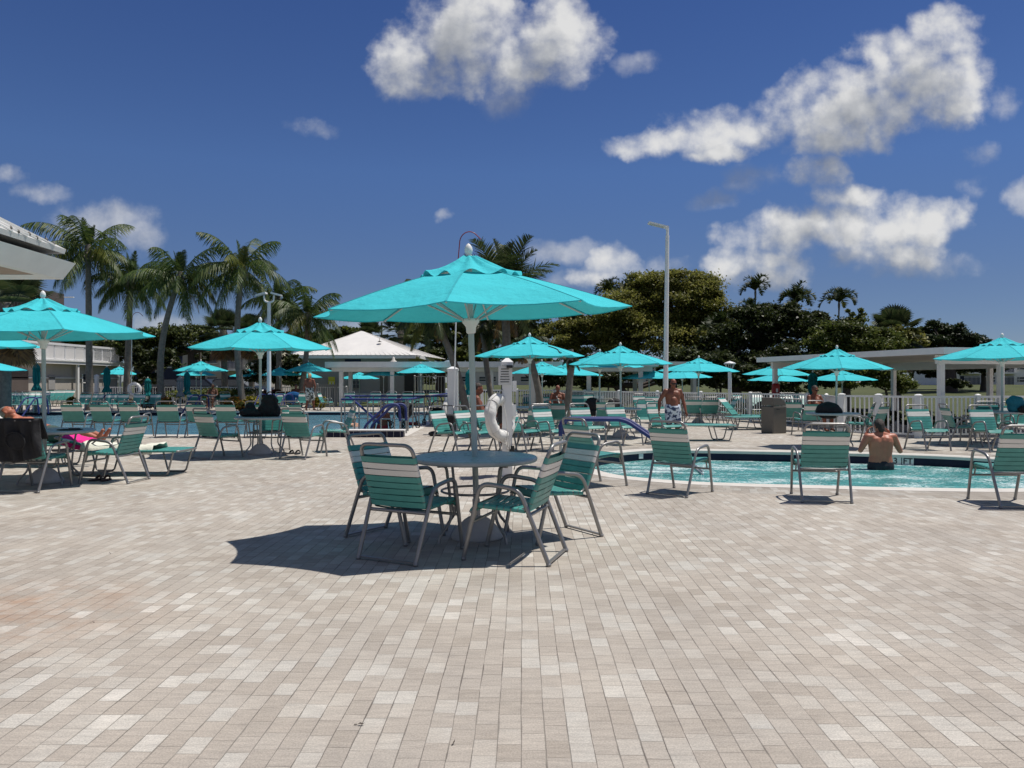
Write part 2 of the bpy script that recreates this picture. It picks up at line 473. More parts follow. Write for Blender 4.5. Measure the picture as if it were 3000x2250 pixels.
def make_chair(name, label):
    root = thing(name, label, 'chair')
    for sx in (-1, 1):
        mb = MB()
        p = fillet([(sx * .27, -.36, .012), (sx * .285, -.13, .575), (sx * .285, .19, .615), (sx * .27, .335, .012)], .09, 6)
        mb.tube(p, .0185, 8, ry=.85)
        for q in (p[0], p[-1]): mb.lathe([(.019, -.012), (.02, .012)], 8, q)
        mb.build('side_frame', [M['tube']], root)
    MB().bar((-.262, -.352, .022), (.262, -.352, .022), .026, .014).build('foot_bar', [M['tube']], root)
    mb = MB(); mb.tube([(-.28, .268, .30), (.28, .268, .30)], .0125, 8)
    mb.tube([(-.23, .268, .305), (-.23, .24, .39)], .010, 6); mb.tube([(.23, .268, .305), (.23, .24, .39)], .010, 6)
    mb.build('front_stretcher', [M['tube']], root)
    MB().tube([(-.282, -.20, .375), (.282, -.20, .375)], .0145, 8).build('rear_stretcher', [M['tube']], root)
    # seat rail + back hoop, one continuous tube
    B0 = Vector((0, -.185, .405)); Bt = Vector((0, -.375, .915))
    mb = MB()
    pts = [(-.245, .285, .375), (-.245, .23, .43), (-.245, B0.y, B0.z), (-.245, Bt.y, Bt.z), (.245, Bt.y, Bt.z), (.245, B0.y, B0.z), (.245, .23, .43), (.245, .285, .375)]
    mb.tube(fillet(pts, .085, 6), .0155, 8)
    mb.build('back_frame', [M['tube']], root)
    d = (Bt - B0); L = d.length; d.normalize()
    nrm = Vector((0, d.z, -d.y))
    mb = MB()
    cols = [0, 0, 0, 0, 0, 1, 1, 0]
    for i, c in enumerate(cols):
        s = .040 + i * .0545
        strap(mb, B0 + d * s, B0 + d * (s + 1), nrm, .245, .019, .0478, c, .006, random.uniform(-.014, .014))
    mb.build('backrest', [M['teal'], M['white_strap']], root)
    mb = MB()
    a = Vector((0, -.165, .408)); e = Vector((0, .225, .432)); ds = (e - a).normalized()
    for i in range(7):
        s = .028 + i * .056
        strap(mb, a + ds * s, a + ds * (s + 1), Vector((0, -ds.z, ds.y)), .245, .019, .0485, 0, .012, random.uniform(-.012, .012))
    f0 = Vector((0, .235, .43)); f1 = Vector((0, .285, .375)); df = (f1 - f0).normalized()
    strap(mb, f0 + df * .03, f0 + df * 1.03, Vector((0, -df.z, df.y)) * -1, .245, .019, .055, 0, 0)
    mb.build('seat', [M['teal']], root)
    return root

def make_chaise(name, label, ang):
    """strap lounger, head towards -Y, back raised by ang degrees"""
    root = thing(name, label, 'lounger')
    H = .37
    for sx in (-1, 1):
        for (y0, y1, y2, y3) in ((.90, .80, .52, .42), (-.25, -.35, -.63, -.73)):
            MB().tube(fillet([(sx * .30, y0, H), (sx * .29, y1, .014), (sx * .29, y2, .014), (sx * .30, y3, H)], .045, 4), .015, 8).build('leg_frame', [M['tube']], root)
    mb = MB()
    mb.tube(fillet([(-.30, -.95, H), (-.30, .98, H), (.30, .98, H), (.30, -.95, H)], .07, 5), .015, 8)
    mb.tube([(-.30, -.95, H), (.30, -.95, H)], .015, 8)
    mb.build('bed_frame', [M['tube']], root)
    B0 = Vector((0, -.20, H + .02)); d = Vector((0, -math.cos(R(ang)), math.sin(R(ang))))
    Lb = .78
    mb = MB()
    t = B0 + d * Lb
    mb.tube(fillet([(-.275, B0.y, B0.z), (-.275, t.y, t.z), (.275, t.y, t.z), (.275, B0.y, B0.z)], .07, 5), .0145, 8)
    if ang > 10:
        mid = B0 + d * .42
        for sx in (-1, 1): mb.tube([(sx * .27, mid.y, mid.z), (sx * .27, mid.y - .12, H)], .010, 6)
        # arms
        for sx in (-1, 1):
            mb.tube(fillet([(sx * .30, .08, H), (sx * .31, .05, H + .20), (sx * .31, -.22, H + .20), (sx * .285, B0.y + d.y * .2, B0.z + d.z * .25)], .05, 4), .0125, 6)
    mb.build('back_frame', [M['tube']], root)
    nrm = Vector((0, d.z, -d.y)) if ang > 1 else Vector((0, 0, 1))
    if nrm.z < 0: nrm = -nrm
    mb = MB()
    n = 12
    for i in range(n):
        s = .035 + i * .056
        strap(mb, B0 + d * s, B0 + d * (s + 1), nrm, .275, .018, .052, 1 if i in (9, 10) else 0, .01, random.uniform(-.005, .005))
    mb.build('backrest', [M['teal'], M['white_strap']], root)
    mb = MB()
    for i in range(20):
        y = -.155 + i * .0565
        strap(mb, (0, y, H), (0, y + 1, H), (0, 0, 1), .30, .018, .052, 0, .012, random.uniform(-.005, .005))
    mb.build('seat', [M['teal']], root)
    return root

def make_table(name, label):
    root = thing(name, label, 'table')
    mb = MB()
    prof = [(.03, .690), (.50, .690), (.545, .694), (.556, .704), (.558, .724), (.548, .735), (.53, .738), (.03, .735)]
    mb.lathe(prof, 48); mb.lathe([(.03, .735), (.03, .690)], 48)
    mb.build('tabletop', [M['tabletop']], root)
    for k in range(4):
        a = math.pi / 4 + k * math.pi / 2 + .15
        c, s = math.cos(a), math.sin(a)
        p = [(.42 * c, .42 * s, .676), (.33 * c, .33 * s, .676), (.29 * c, .29 * s, .42), (.27 * c, .27 * s, .20), (.40 * c, .40 * s, .07), (.41 * c, .41 * s, .01)]
        MB().tube(fillet(p, .07, 5), .0135, 8).build('leg', [M['tube']], root)
    mb = MB()
    ring = [(.30 * math.cos(i * math.pi / 18), .30 * math.sin(i * math.pi / 18), .43) for i in range(36)]
    mb.tube(ring, .011, 6, closed=True)
    mb.build('brace_ring', [M['tube']], root)
    return root

# ================================================================== umbrellas
RIM = 2.05
def make_umbrella(name, label):
    root = thing(name, label, 'umbrella')
    A0 = R(-5)
    RR = 1.43; AP = 2.47
    def rib(t):           # radius, height along a rib
        r = RR * t
        return r, RIM + (AP - RIM) * (1 - t) ** 1.0 + .022 * math.sin(math.pi * t)
    def canopy_pt(k, s, t, lift=0.0, r_s=1.0):
        a0 = A0 + k * math.pi / 4; a1 = a0 + math.pi / 4
        r, z = rib(t); r *= r_s
        x = (1 - s) * math.cos(a0) + s * math.cos(a1); y = (1 - s) * math.sin(a0) + s * math.sin(a1)
        bulge = 4 * s * (1 - s)
        pull = 1 - .050 * bulge * t ** 3               # hem curves inward between the ribs
        dz = -.035 * bulge * t * (1.0 - .2 * t) + .0
        return Vector((x * r * pull, y * r * pull, z + dz + lift))
    nS, nT = 6, 8
    mb = MB()
    for k in range(8):
        vs = []; fs = []
        for j in range(nT + 1):
            t = .27 + .73 * j / nT
            for i in range(nS + 1): vs.append(canopy_pt(k, i / nS, t))
        for j in range(nT):
            for i in range(nS):
                q = j * (nS + 1) + i
                fs.append((q, q + nS + 1, q + nS + 2, q + 1))
        mb.add(vs, fs, 0, True)
        # hem strip and seam welt
        vs = [canopy_pt(k, i / nS, 1.0) for i in range(nS + 1)] + [canopy_pt(k, i / nS, 1.0) + Vector((0, 0, -.008)) for i in range(nS + 1)]
        mb.add(vs, [(i, nS + 1 + i, nS + 2 + i, i + 1) for i in range(nS)], 0, True)
    for k in range(8):
        vs = []
        for j in range(9):
            t = .28 + .72 * j / 8; w_ = .009 / max(.3, t)
            vs += [canopy_pt((k - 1) % 8, 1 - w_, t, .0035), canopy_pt(k, w_, t, .0035)]
        mb.add(vs, [(2 * j, 2 * j + 2, 2 * j + 3, 2 * j + 1) for j in range(8)], 1, True)
    can = mb.build('canopy', [M['canvas'], M['seam']], root)
    make_umbrella.pt = canopy_pt
    mb = MB()                                              # vent flap with a ruffled hem
    nA = 96; rows = [.02, .05, .10, .17, .23, .285, .325]; zs = [.078, .060, .018, -.026, -.064, -.092, -.110]
    vs = []; fs = []
    for j, t in enumerate(rows):
        for i in range(nA):
            a = A0 + 2 * math.pi * i / nA
            ph = (i % 12) / 12 * 2 * math.pi
            k = j / 6
            oct_ = 1 - .075 * (1 - math.cos(ph)) / 2
            wob = math.sin(12 * a + 1.1 * math.sin(3 * a + .6)); w2 = math.sin(5 * a + 1.0)
            r = RR * t * oct_ * (1 + .02 * k * w2)
            z = AP + zs[j] + (k ** 2.2) * (.030 * wob + .010 * w2) + .016 * math.sin(8 * (a - A0)) * math.sin(math.pi * min(1, k * 1.6)) * (1 + .5 * w2)
            vs.append((r * math.cos(a), r * math.sin(a), z))
    for j in range(6):
        for i in range(nA):
            i2 = (i + 1) % nA
            fs.append((j * nA + i, (j + 1) * nA + i, (j + 1) * nA + i2, j * nA + i2))
    mb.add(vs, fs, 0, True)
    mb.build('vent_flap', [M['canvas']], can)
    mb = MB(); mb.tube([(0, 0, .1), (0, 0, AP + .07)], .0265, 14); mb.build('pole', [M['pole']], root)
    mb = MB()
    mb.lathe([(.018, AP + .06), (.030, AP + .082), (.022, AP + .09), (.034, AP + .108), (.037, AP + .128), (.031, AP + .156), (.015, AP + .18), (0, AP + .19)], 16)
    mb.build('finial', [M['white']], root)
    mb = MB()
    hz = RIM - .10
    mb.lathe([(.030, hz - .10), (.042, hz - .09), (.045, hz - .04), (.075, hz), (.078, hz + .035), (.03, hz + .04)], 16)
    mb.build('hub', [M['white']], root)
    for k in range(8):
        a = A0 + k * math.pi / 4
        c, s = math.cos(a), math.sin(a)
        mb = MB()
        mb.tube([(.03 * c, .03 * s, AP - .02)] + [(rib(t)[0] * c, rib(t)[0] * s, rib(t)[1] - .016) for t in (.3, .65, .985)], .009, 6)
        r, z = rib(.48)
        mb.tube([(.07 * c, .07 * s, hz + .02), (r * c, r * s, z - .02)], .008, 6)
        mb.build('rib', [M['pole']], root)
    mb = MB()
    mb.lathe([(.225, 0), (.235, .02), (.225, .05), (.17, .12), (.115, .175), (.075, .20), (.045, .205)], 28)
    mb.tube([(0, 0, .2), (0, 0, .36)], .034, 12)
    mb.tube([(.03, 0, .31), (.075, 0, .31)], .006, 6); mb.box((.08, 0, .31), (.012, .035, .02))
    mb.build('base', [M['concrete'], M['concrete']], root)
    return root

def make_shut_umbrella(name, label, m='canvas_shut', h=2.3):
    root = thing(name, label, 'umbrella')
    def wob(a, z): return 1 + .28 * math.sin(8 * a + 2.1 * math.sin(z * 3)) * (1 if z > .6 else .7)
    mb = MB()
    prof = [(.055, h * .42), (.175, h * .40), (.19, h * .43), (.13, h * .50), (.095, h * .545), (.12, h * .58), (.145, h * .68), (.14, h * .80), (.125, h * .86), (.15, h * .865), (.12, h * .93), (.05, h * .985), (.02, h)]
    mb.lathe(prof, 40, wob=wob); mb.build('canopy', [M[m]], root)
    mb = MB(); mb.lathe([(.10, h * .535), (.118, h * .545), (.10, h * .555)], 24); mb.build('tie_strap', [M[m]], root)
    mb = MB(); mb.tube([(0, 0, .1), (0, 0, h + .02)], .024, 10); mb.build('pole', [M['pole']], root)
    mb = MB(); mb.lathe([(.02, h), (.035, h + .03), (.02, h + .08), (0, h + .1)], 12); mb.build('finial', [M['white']], root)
    mb = MB(); mb.lathe([(.225, 0), (.235, .02), (.17, .12), (.075, .20), (.03, .205)], 24); mb.build('base', [M['concrete']], root)
    return root

chair_p = Proto(make_chair('strap_chair', 'teal strap chair'))
low_p = Proto(make_chaise('strap_lounger', 'teal strap lounger', 13))
chaise_p = Proto(make_chaise('strap_lounger', 'teal strap lounger', 48))
flat_p = Proto(make_chaise('strap_lounger', 'flat teal strap lounger', 0))
table_p = Proto(make_table('round_table', 'round grey table'))
umb_p = Proto(make_umbrella('patio_umbrella', 'turquoise umbrella'))
shut_p = Proto(make_shut_umbrella('patio_umbrella', 'closed umbrella'))

G1 = 'chairs around the front umbrella table'
chair_p.place(-.81, 6.28, 27, 'teal strap chair nearest the viewer, its back to us, left of the front umbrella base', G1)
chair_p.place(-1.05, 6.97, 122, 'shaded teal strap chair at the rear left of the front table, behind another chair', G1)
chair_p.place(.02, 6.20, -72, 'teal strap chair seen side on at the right of the front table', G1)
chair_p.place(.36, 7.0, -122, 'teal strap chair at the rear right of the front table, behind the side on chair', G1)
G2 = 'chairs lined up by the hot tub'
chair_p.place(2.13, 9.72, 40, 'teal strap chair with its back to us in front of the blue hot tub rail', G2)
chair_p.place(1.12, 10.42, 56, 'teal strap chair turned to the right beside the start of the blue hot tub rail', G2)
chair_p.place(3.70, 9.24, 10, 'lone teal strap chair squarely back to us before the middle of the hot tub', G2)
chair_p.place(5.70, 8.85, 4, 'teal strap chair at the right edge of the picture in front of the hot tub', G2)

G3 = 'chairs at the left umbrella table by the pool'
chair_p.place(-5.42, 14.2, 32, 'teal strap chair turned right at the left side of the table holding the black bags', G3)
chair_p.place(-3.85, 14.25, 20, 'teal strap chair with its back to us right of the table holding black bags', G3)
chair_p.place(-4.85, 15.5, 180, 'teal strap chair in shade tucked behind the table holding the black bags', G3)
chair_p.place(-3.55, 15.5, -112, 'teal strap chair facing left, standing just left of the front table, blue rail behind it', G3)
G4 = 'chairs in a row along the near pool edge'
row = ['leftmost teal strap chair in the row with backs to us along the near pool edge',
       'second teal strap chair from the left end of the row along the near pool edge',
       'third teal strap chair in the poolside row, standing behind the lone side on chair',
       'fourth teal strap chair from the left end of the row along the near pool edge',
       'teal strap chair in the poolside row behind the chair turned right at the bag table',
       'teal strap chair in the poolside row just left of the two black bags',
       'teal strap chair in the poolside row directly behind the two black bags',
       'rightmost teal strap chair in the poolside row, below the man in leaf print trunks']
for u, l in zip((219, 306, 390, 496, 586, 671, 757, 858), row):
    x, y = gp(u, 1281)
    chair_p.place(x, y + .15, random.uniform(-5, 9), l, G4)
G5 = 'chairs at the left foreground umbrella table'
chair_p.place(-6.22, 10.05, 2, 'teal strap chair with a dark towel draped over its back at the left edge', G5)
chair_p.place(-5.60, 10.83, -86, 'teal strap chair seen side on before the lounger with the cream towel', G5)
# sunlit row behind the life ring post
G6 = 'sunlit chairs in a slanting row behind the life ring'
seq = [(1322, 1328, 118, 'leftmost sunlit teal strap chair of the slanting row, beside the black case'),
       (1392, 1326, 122, 'sunlit teal strap chair crossed by the front umbrella pole'),
       (1452, 1322, 125, 'sunlit teal strap chair half hidden behind the white life ring'),
       (1528, 1322, 128, 'sunlit teal strap chair just right of the white life ring post'),
       (1618, 1320, 140, 'sunlit teal strap chair behind the start of the blue hot tub rail'),
       (1722, 1306, 152, 'sunlit teal strap chair above the middle of the blue hot tub rail'),
       (1828, 1303, 150, 'sunlit teal strap chair in front of a grey umbrella base above the blue rail'),
       (1948, 1300, 150, 'sunlit teal strap chair directly in front of the standing man with sunglasses')]
for u, v, h, l in seq:
    x, y = gp(u, v)
    chair_p.place(x, y, h, l, G6)
x, y = gp(1565, 1302)
chair_p.place(x, y, -20, 'shaded teal strap chair with its back to us between sunlit chairs by the life ring', G6)

G7 = 'chairs and loungers in the shade right of the life ring'
for u, v, h, l in [(1630, 1270, 10, 'shaded teal strap chair beside the foot of the leaning palm trunk'),
                   (1778, 1262, 15, 'shaded teal strap chair between two sunlit chairs, left of the grey umbrella base'),
                   (1893, 1268, 190, 'shaded teal strap chair with dark clothes on it, left of the standing man'),
                   (1665, 1240, 100, 'shaded teal strap chair at the left of the table under the paired umbrellas'),
                   (1695, 1215, 178, 'shaded teal strap chair, left one of three facing us before the far lawn fence'),
                   (1725, 1213, 182, 'shaded teal strap chair, middle one of three facing us before the far lawn fence'),
                   (1757, 1212, 176, 'shaded teal strap chair, right one of three facing us before the far lawn fence'),
                   (1880, 1222, 170, 'shaded teal strap chair in front of the lawn fence, left of the tall lamp pole'),
                   (1912, 1226, 185, 'shaded teal strap chair in front of the lawn fence right behind the tall lamp pole'),
                   (1600, 1228, 200, 'shaded teal strap chair beside the bald seated man'),
                   (2028, 1246, 6, 'left chair of a shaded pair with backs to us right of the standing man'),
                   (2072, 1247, -4, 'right chair of a shaded pair with backs to us right of the standing man'),
                   (2122, 1246, -88, 'teal strap chair seen side on in front of the small grey bin'),
                   (2315, 1262, 12, 'teal strap chair with its back to us just right of the large grey bin'),
                   (2366, 1275, -8, 'shaded teal strap chair with its back to us left of the dome shaped black bag'),
                   (2310, 1240, 175, 'teal strap chair facing us behind the large grey bin'),
                   (2512, 1292, -60, 'shaded teal strap chair at the right of the table with the dome shaped black bag'),
                   (2548, 1293, -42, 'teal strap chair with a sunlit frame in front of the wide white gate post')]:
    x, y = gp(u, v)
    chair_p.place(x, y, h, l, G7)
G8 = 'chairs behind the hot tub at the right'
for x, y, h, l in [(xd(2718, 15.9), 15.9, 172, 'teal strap chair facing us behind the hot tub, right of the bathing man'),
                   (xd(2815, 16.9), 16.9, 100, 'shaded teal strap chair seen side on between two chairs facing the hot tub'),
                   (xd(2905, 15.6), 15.6, 176, 'teal strap chair facing us behind the rightmost hot tub chair'),
                   (xd(2870, 18.0), 18.0, 3, 'shaded teal strap chair with its back to us under the right edge umbrella'),
                   (xd(2890, 19.0), 18.7, 184, 'teal strap chair with a sunlit beige band close to the front fence at the right'),
                   (xd(2990, 18.2), 18.2, 182, 'teal strap chair at the right picture edge beside the teal backpack')]:
    chair_p.place(x, y, h, l, G8)

# far side of the pool
G9 = 'chairs along the far edge of the pool'
for u, v, h, l in [(241, 1208, 178, 'leftmost teal strap chair of six on the far pool edge before the balcony building'),
                   (276, 1208, 183, 'teal strap chair on the far pool edge in front of the first palm trunk'),
                   (319, 1208, 176, 'teal strap chair on the far pool edge beside the closed umbrella near the first palm'),
                   (352, 1208, 181, 'teal strap chair on the far pool edge left of the far life ring'),
                   (400, 1208, 178, 'teal strap chair on the far pool edge right below the far life ring'),
                   (446, 1207, 184, 'teal strap chair on the far pool edge before the small closed umbrella'),
                   (572, 1203, 2, 'teal strap chair with its back to us under the far left umbrella pair'),
                   (668, 1203, 4, 'teal strap chair with its back to us left of the leaning palm trunk'),
                   (569, 1190, 180, 'teal strap chair facing us behind the table of the far left umbrella pair'),
                   (605, 1190, 178, 'teal strap chair facing us left of the dark seated sunbather'),
                   (637, 1190, 186, 'teal strap chair facing us behind the dark seated sunbather'),
                   (670, 1190, 182, 'teal strap chair facing us before the far flower bed'),
                   (698, 1188, 176, 'teal strap chair facing us left of the bent palm trunk in the far bed'),
                   (815, 1202, 182, 'teal strap chair facing us between the two far blue ladder rails'),
                   (886, 1202, 178, 'teal strap chair facing us left of the man in leaf print trunks'),
                   (955, 1203, 95, 'teal strap chair seen side on beside the yellow shrub'),
                   (1020, 1203, 180, 'teal strap chair facing us behind the left end of the blue topped ramp rail'),
                   (1096, 1203, 183, 'teal strap chair facing us behind the middle of the blue topped ramp rail'),
                   (1145, 1203, 178, 'teal strap chair facing us behind the top of the blue arched rail'),
                   (1191, 1203, 181, 'teal strap chair facing us right of the blue arched rail top'),
                   (1226, 1203, 179, 'teal strap chair facing us below the right one of the snack bar umbrellas'),
                   (1268, 1199, 183, 'teal strap chair facing us behind the black rollator'),
                   (1343, 1205, 178, 'teal strap chair facing us between the grey column and a leaning palm'),
                   (1372, 1203, 182, 'teal strap chair facing us behind the foot of the leaning palm'),
                   (1548, 1205, 180, 'teal strap chair facing us in the distance just right of the life ring post'),
                   (1660, 1200, 175, 'teal strap chair facing us behind the bald seated man')]:
    x, y = gp(u, v)
    chair_p.place(x, y, h, l, G9)
G10 = 'loungers at the far left of the pool'
lab = ['first lounger from the left edge in the far row', 'second lounger from the left edge in the far row',
       'third lounger from the left in the far row, below an umbrella tip', 'fourth lounger in the far row, before the dark doorway',
       'fifth lounger in the far row, left of the closed umbrella', 'sixth lounger in the far row, below the closed umbrella',
       'seventh lounger in the far row, left of the near umbrella pole']
for i, l in enumerate(lab):
    u = -2 + i * 21; x, y = gp(u, 1208)
    chaise_p.place(x, y, 152, 'teal and white ' + l, G10)
for u, v, l in [(128, 1192, 'left one of the loungers set back before the beige wall'), (157, 1191, 'middle one of the loungers set back before the beige wall'),
                (186, 1190, 'lounger set back before the beige wall, rightmost of three')]:
    x, y = gp(u, v)
    chaise_p.place(x, y, 185, 'teal and white ' + l, G10)
G11 = 'loungers right of the standing man'
for u, v, h, l in [(2172, 1252, 125, 'teal lounger with raised back turned right, nearest the small grey bin'),
                   (2222, 1258, -100, 'shaded teal lounger with its foot end behind the large grey bin'),
                   (2200, 1228, 140, 'teal lounger with raised back behind the one nearest the small bin'),
                   (2232, 1222, 175, 'teal lounger facing us against the fence left of the red box'),
                   (2290, 1224, 182, 'teal lounger facing us against the fence right of the red box'),
                   (2330, 1226, 178, 'teal lounger facing us against the fence between bin and seated dark haired man'),
                   (2362, 1230, 180, 'teal lounger facing us against the fence beside the seated dark haired man')]:
    x, y = gp(u, v)
    chaise_p.place(x, y, h, l, G11)
x, y = gp(2030, 1290)
flat_p.place(x, y, 92, 'flat teal lounger with its foot end jutting right of the standing man', 'flat loungers on the deck')
low_p.place(xd(368, 11.75), 11.75, 93, 'flat teal lounger with cream and pink towels, behind the side on chair at the left', 'flat loungers on the deck')
chaise_p.place(xd(65, 12.9), 12.9, 96, 'teal lounger under the sunbathing person at the left edge', 'occupied loungers')

# tables
TG = 'round grey umbrella tables'
table_p.place(-.33, 6.88, 10, 'round grey table in the foreground with four chairs around it', TG)
tb = [(775, 14.8, 'round grey table carrying two black bags by the pool'),
      (148, 10.7, 'round grey table at the left edge beside the towel draped chair'),
      (1816, 19.6, 'round grey table behind the sunlit chairs above the blue hot tub rail'),
      (1553, 20.5, 'round grey table behind the life ring post under the leaning palm'),
      (2440, 16.6, 'round grey table with the dome shaped black bag near the front fence'),
      (2938, 17.4, 'round grey table at the right edge with the teal backpack'),
      (603, 40.0, 'small looking round table under the far left umbrella pair'),
      (2045, 26.0, 'round grey table behind the pair of shaded chairs right of the standing man'),
      (1756, 24.5, 'round grey table in shade with dark bags on chairs next to it'),
      (1170, 42.0, 'round table under the snack bar umbrellas behind the pool')]
for u, d, l in tb: table_p.place(xd(u, d), d, random.uniform(0, 90), l, TG)

# umbrellas: (u, distance, canopy width px, rim row, label)
UG = 'open turquoise umbrellas'
o = umb_p.place(-.31, 6.88, 0, 'large turquoise umbrella over the front table in the centre', UG, scale=(1.0, .78, .99))
o.rotation_euler = (R(1.0), R(-1.7), 0)
ul = [(132, 10.7, 640, 980, 'turquoise umbrella at the left over the table beside the sunbather'),
      (763, 14.9, 425, 1021, 'turquoise umbrella over the poolside table with the black bags'),
      (-70, 17.5, 366, 1016, 'turquoise umbrella cut by the left picture edge, higher one of two tips'),
      (-70, 24.0, 280, 1084, 'turquoise umbrella cut by the left picture edge, lower one of two tips'),
      (1553, 20.5, 322, 1043, 'turquoise umbrella right of the front one, over the life ring post'),
      (1819, 19.6, 300, 1066, 'turquoise umbrella left of the tall lamp pole, front one of a pair'),
      (1756, 24.5, 255, 1074, 'turquoise umbrella partly behind another one left of the tall lamp pole'),
      (1590, 30.0, 190, 1092, 'turquoise umbrella below the one over the life ring post'),
      (1668, 33.0, 196, 1098, 'pale turquoise umbrella farther back between two nearer ones'),
      (1903, 35.0, 170, 1107, 'small turquoise umbrella directly left of the standing man'),
      (2045, 26.0, 232, 1087, 'turquoise umbrella right of the standing man, left of the post lantern'),
      (2000, 33.0, 176, 1106, 'turquoise umbrella tucked behind the one right of the standing man'),
      (2275, 29.0, 200, 1098, 'turquoise umbrella behind the pavilion post, upper one of two'),
      (2279, 33.0, 176, 1115, 'turquoise umbrella behind the pavilion post, lower one of two'),
      (2449, 16.6, 302, 1079, 'turquoise umbrella before the white pavilion over the dome shaped black bag'),
      (2467, 30.0, 194, 1113, 'turquoise umbrella seen below the one in front of the pavilion'),
      (2936, 17.4, 370, 1050, 'turquoise umbrella at the right picture edge'),
      (589, 40.0, 163, 1086, 'turquoise umbrella in the far left pair, higher one in front'),
      (575, 46.0, 118, 1099, 'turquoise umbrella in the far left pair, lower one behind'),
      (728, 46.0, 112, 1103, 'small turquoise umbrella behind the leaning palm trunk'),
      (821, 42.0, 120, 1099, 'turquoise umbrella right of the double headed lamp pole'),
      (904, 42.0, 148, 1087, 'turquoise umbrella above the man in leaf print trunks'),
      (896, 48.0, 102, 1105, 'turquoise umbrella behind the one above the man in leaf print trunks'),
      (1053, 48.0, 116, 1109, 'turquoise umbrella by the dark window of the grey building'),
      (1124, 44.0, 130, 1099, 'turquoise umbrella in the middle of the three by the snack bar'),
      (1234, 42.5, 146, 1091, 'turquoise umbrella at the right of the three by the snack bar'),
      (349, 47.0, 104, 1096, 'turquoise umbrella behind the second palm trunk at the left')]
for u, d, w, rv, l in ul:
    s = w * d / F / 2.82
    zr = zv(rv, d)
    o = umb_p.place(xd(u, d), d, random.uniform(-10, 12), l, UG, scale=(s, s * .80, zr / RIM))
    if u < 2700: o.rotation_euler.x = R(random.uniform(.0, 1.2)); o.rotation_euler.y = R(random.uniform(-1.2, 1.2))
def add_cord(u_, k, s0, t0, t1):
    cp = make_umbrella.pt; pts = []
    for j in range(9):
        f = j / 8; pts.append(cp(k, s0 + .10 * math.sin(5 * f) * f, t0 + (t1 - t0) * f, .012))
    for j in range(9):
        f = 1 - j / 8; pts.append(cp(k, s0 + .035 + .09 * math.sin(5 * f + .4) * f, t0 + .02 + (t1 - t0 - .05) * f, .012))
    MB().tube(pts, .007, 6).build('pull_cord', [M['black']], u_)
placed = {o_['label']: o_ for o_ in COL.objects if o_.parent is None and o_.name.startswith('patio_umbrella')}
for key, k, s0, t0, t1 in [('large turquoise umbrella over the front table in the centre', 4, .75, .55, .82), ('turquoise umbrella at the left over the table beside the sunbather', 4, .9, .5, .95),
                           ('turquoise umbrella right of the front one, over the life ring post', 6, .9, .48, .9), ('turquoise umbrella at the right picture edge', 6, .85, .45, .9)]:
    add_cord(placed[key], k, s0, t0, t1)
SG = 'closed teal umbrellas'
for u, d, top, l in [(107, 38.5, 1058, 'closed teal umbrella in front of the beige wall left of the first palm'),
                     (313, 39.5, 1070, 'closed teal umbrella right of the first palm trunk'),
                     (433, 41.0, 1104, 'short closed teal umbrella right of the far life ring'),
                     (1374, 36.0, 1078, 'closed teal umbrella behind the front umbrella pole'),
                     (2381, 28.0, 1085, 'closed teal umbrella half hidden by the pavilion umbrella')]:
    shut_p.place(xd(u, d), d, random.uniform(0, 360), l, SG, scale=(1, 1, (zv(top, d)) / 2.4))
x = 548; shut_p.place(xd(x, 38.0), 38.0, 20, 'closed dark teal umbrella without flare below the far left umbrella pair', SG, scale=(.9, .9, (zv(1084, 38)) / 2.4))
g = make_shut_umbrella('patio_umbrella', 'closed grey umbrella standing beside the closed dark teal one', 'canvas_grey', 2.3)
g.location = (xd(528, 37.5), 37.5, 0); g.scale = (.9, .9, zv(1097, 37.5) / 2.4)
tag(g, group=SG)
# ================================================================== ground, deck, pools
def catmull(pts, n=8):
    out = []; k = len(pts)
    for i in range(k):
        p0, p1, p2, p3 = [Vector((*pts[(i + j - 1) % k], 0)) for j in range(4)]
        for j in range(n):
            t = j / n
            q = .5 * ((2 * p1) + (p2 - p0) * t + (2 * p0 - 5 * p1 + 4 * p2 - p3) * t * t + (3 * p1 - p0 - 3 * p2 + p3) * t ** 3)
            out.append((q.x, q.y))
    return out
def offset(poly, d):
    k = len(poly); out = []
    for i in range(k):
        a = Vector(poly[i - 1]); b = Vector(poly[i]); c = Vector(poly[(i + 1) % k])
        n1 = Vector(((b - a).y, -(b - a).x)).normalized(); n2 = Vector(((c - b).y, -(c - b).x)).normalized()
        n = (n1 + n2).normalized()
        q = b + n * (d / max(.5, n.dot(n1)))
        out.append((q.x, q.y))
    return out
def sheet(name, outer, holes, z, m):
    bm = bmesh.new()
    ed = []
    for loop in [outer] + holes:
        vs = [bm.verts.new((p[0], p[1], z)) for p in loop]
        for i in range(len(vs)): ed.append(bm.edges.new((vs[i], vs[(i + 1) % len(vs)])))
    bmesh.ops.triangle_fill(bm, edges=ed, use_beauty=True)
    for f in bm.faces:
        f.normal_update()
        if f.normal.z < 0: f.normal_flip()
    me = bpy.data.meshes.new(name); bm.to_mesh(me); bm.free(); me.materials.append(m)
    o = bpy.data.objects.new(name, me); COL.objects.link(o)
    return tag(o, kind='structure')
def ringstrip(mb, a, b, za, zb, m=0, uvs=None):
    k = len(a); vs = [(p[0], p[1], za) for p in a] + [(p[0], p[1], zb) for p in b]
    mb.add(vs, [(i, (i + 1) % k, k + (i + 1) % k, k + i) for i in range(k)], m)

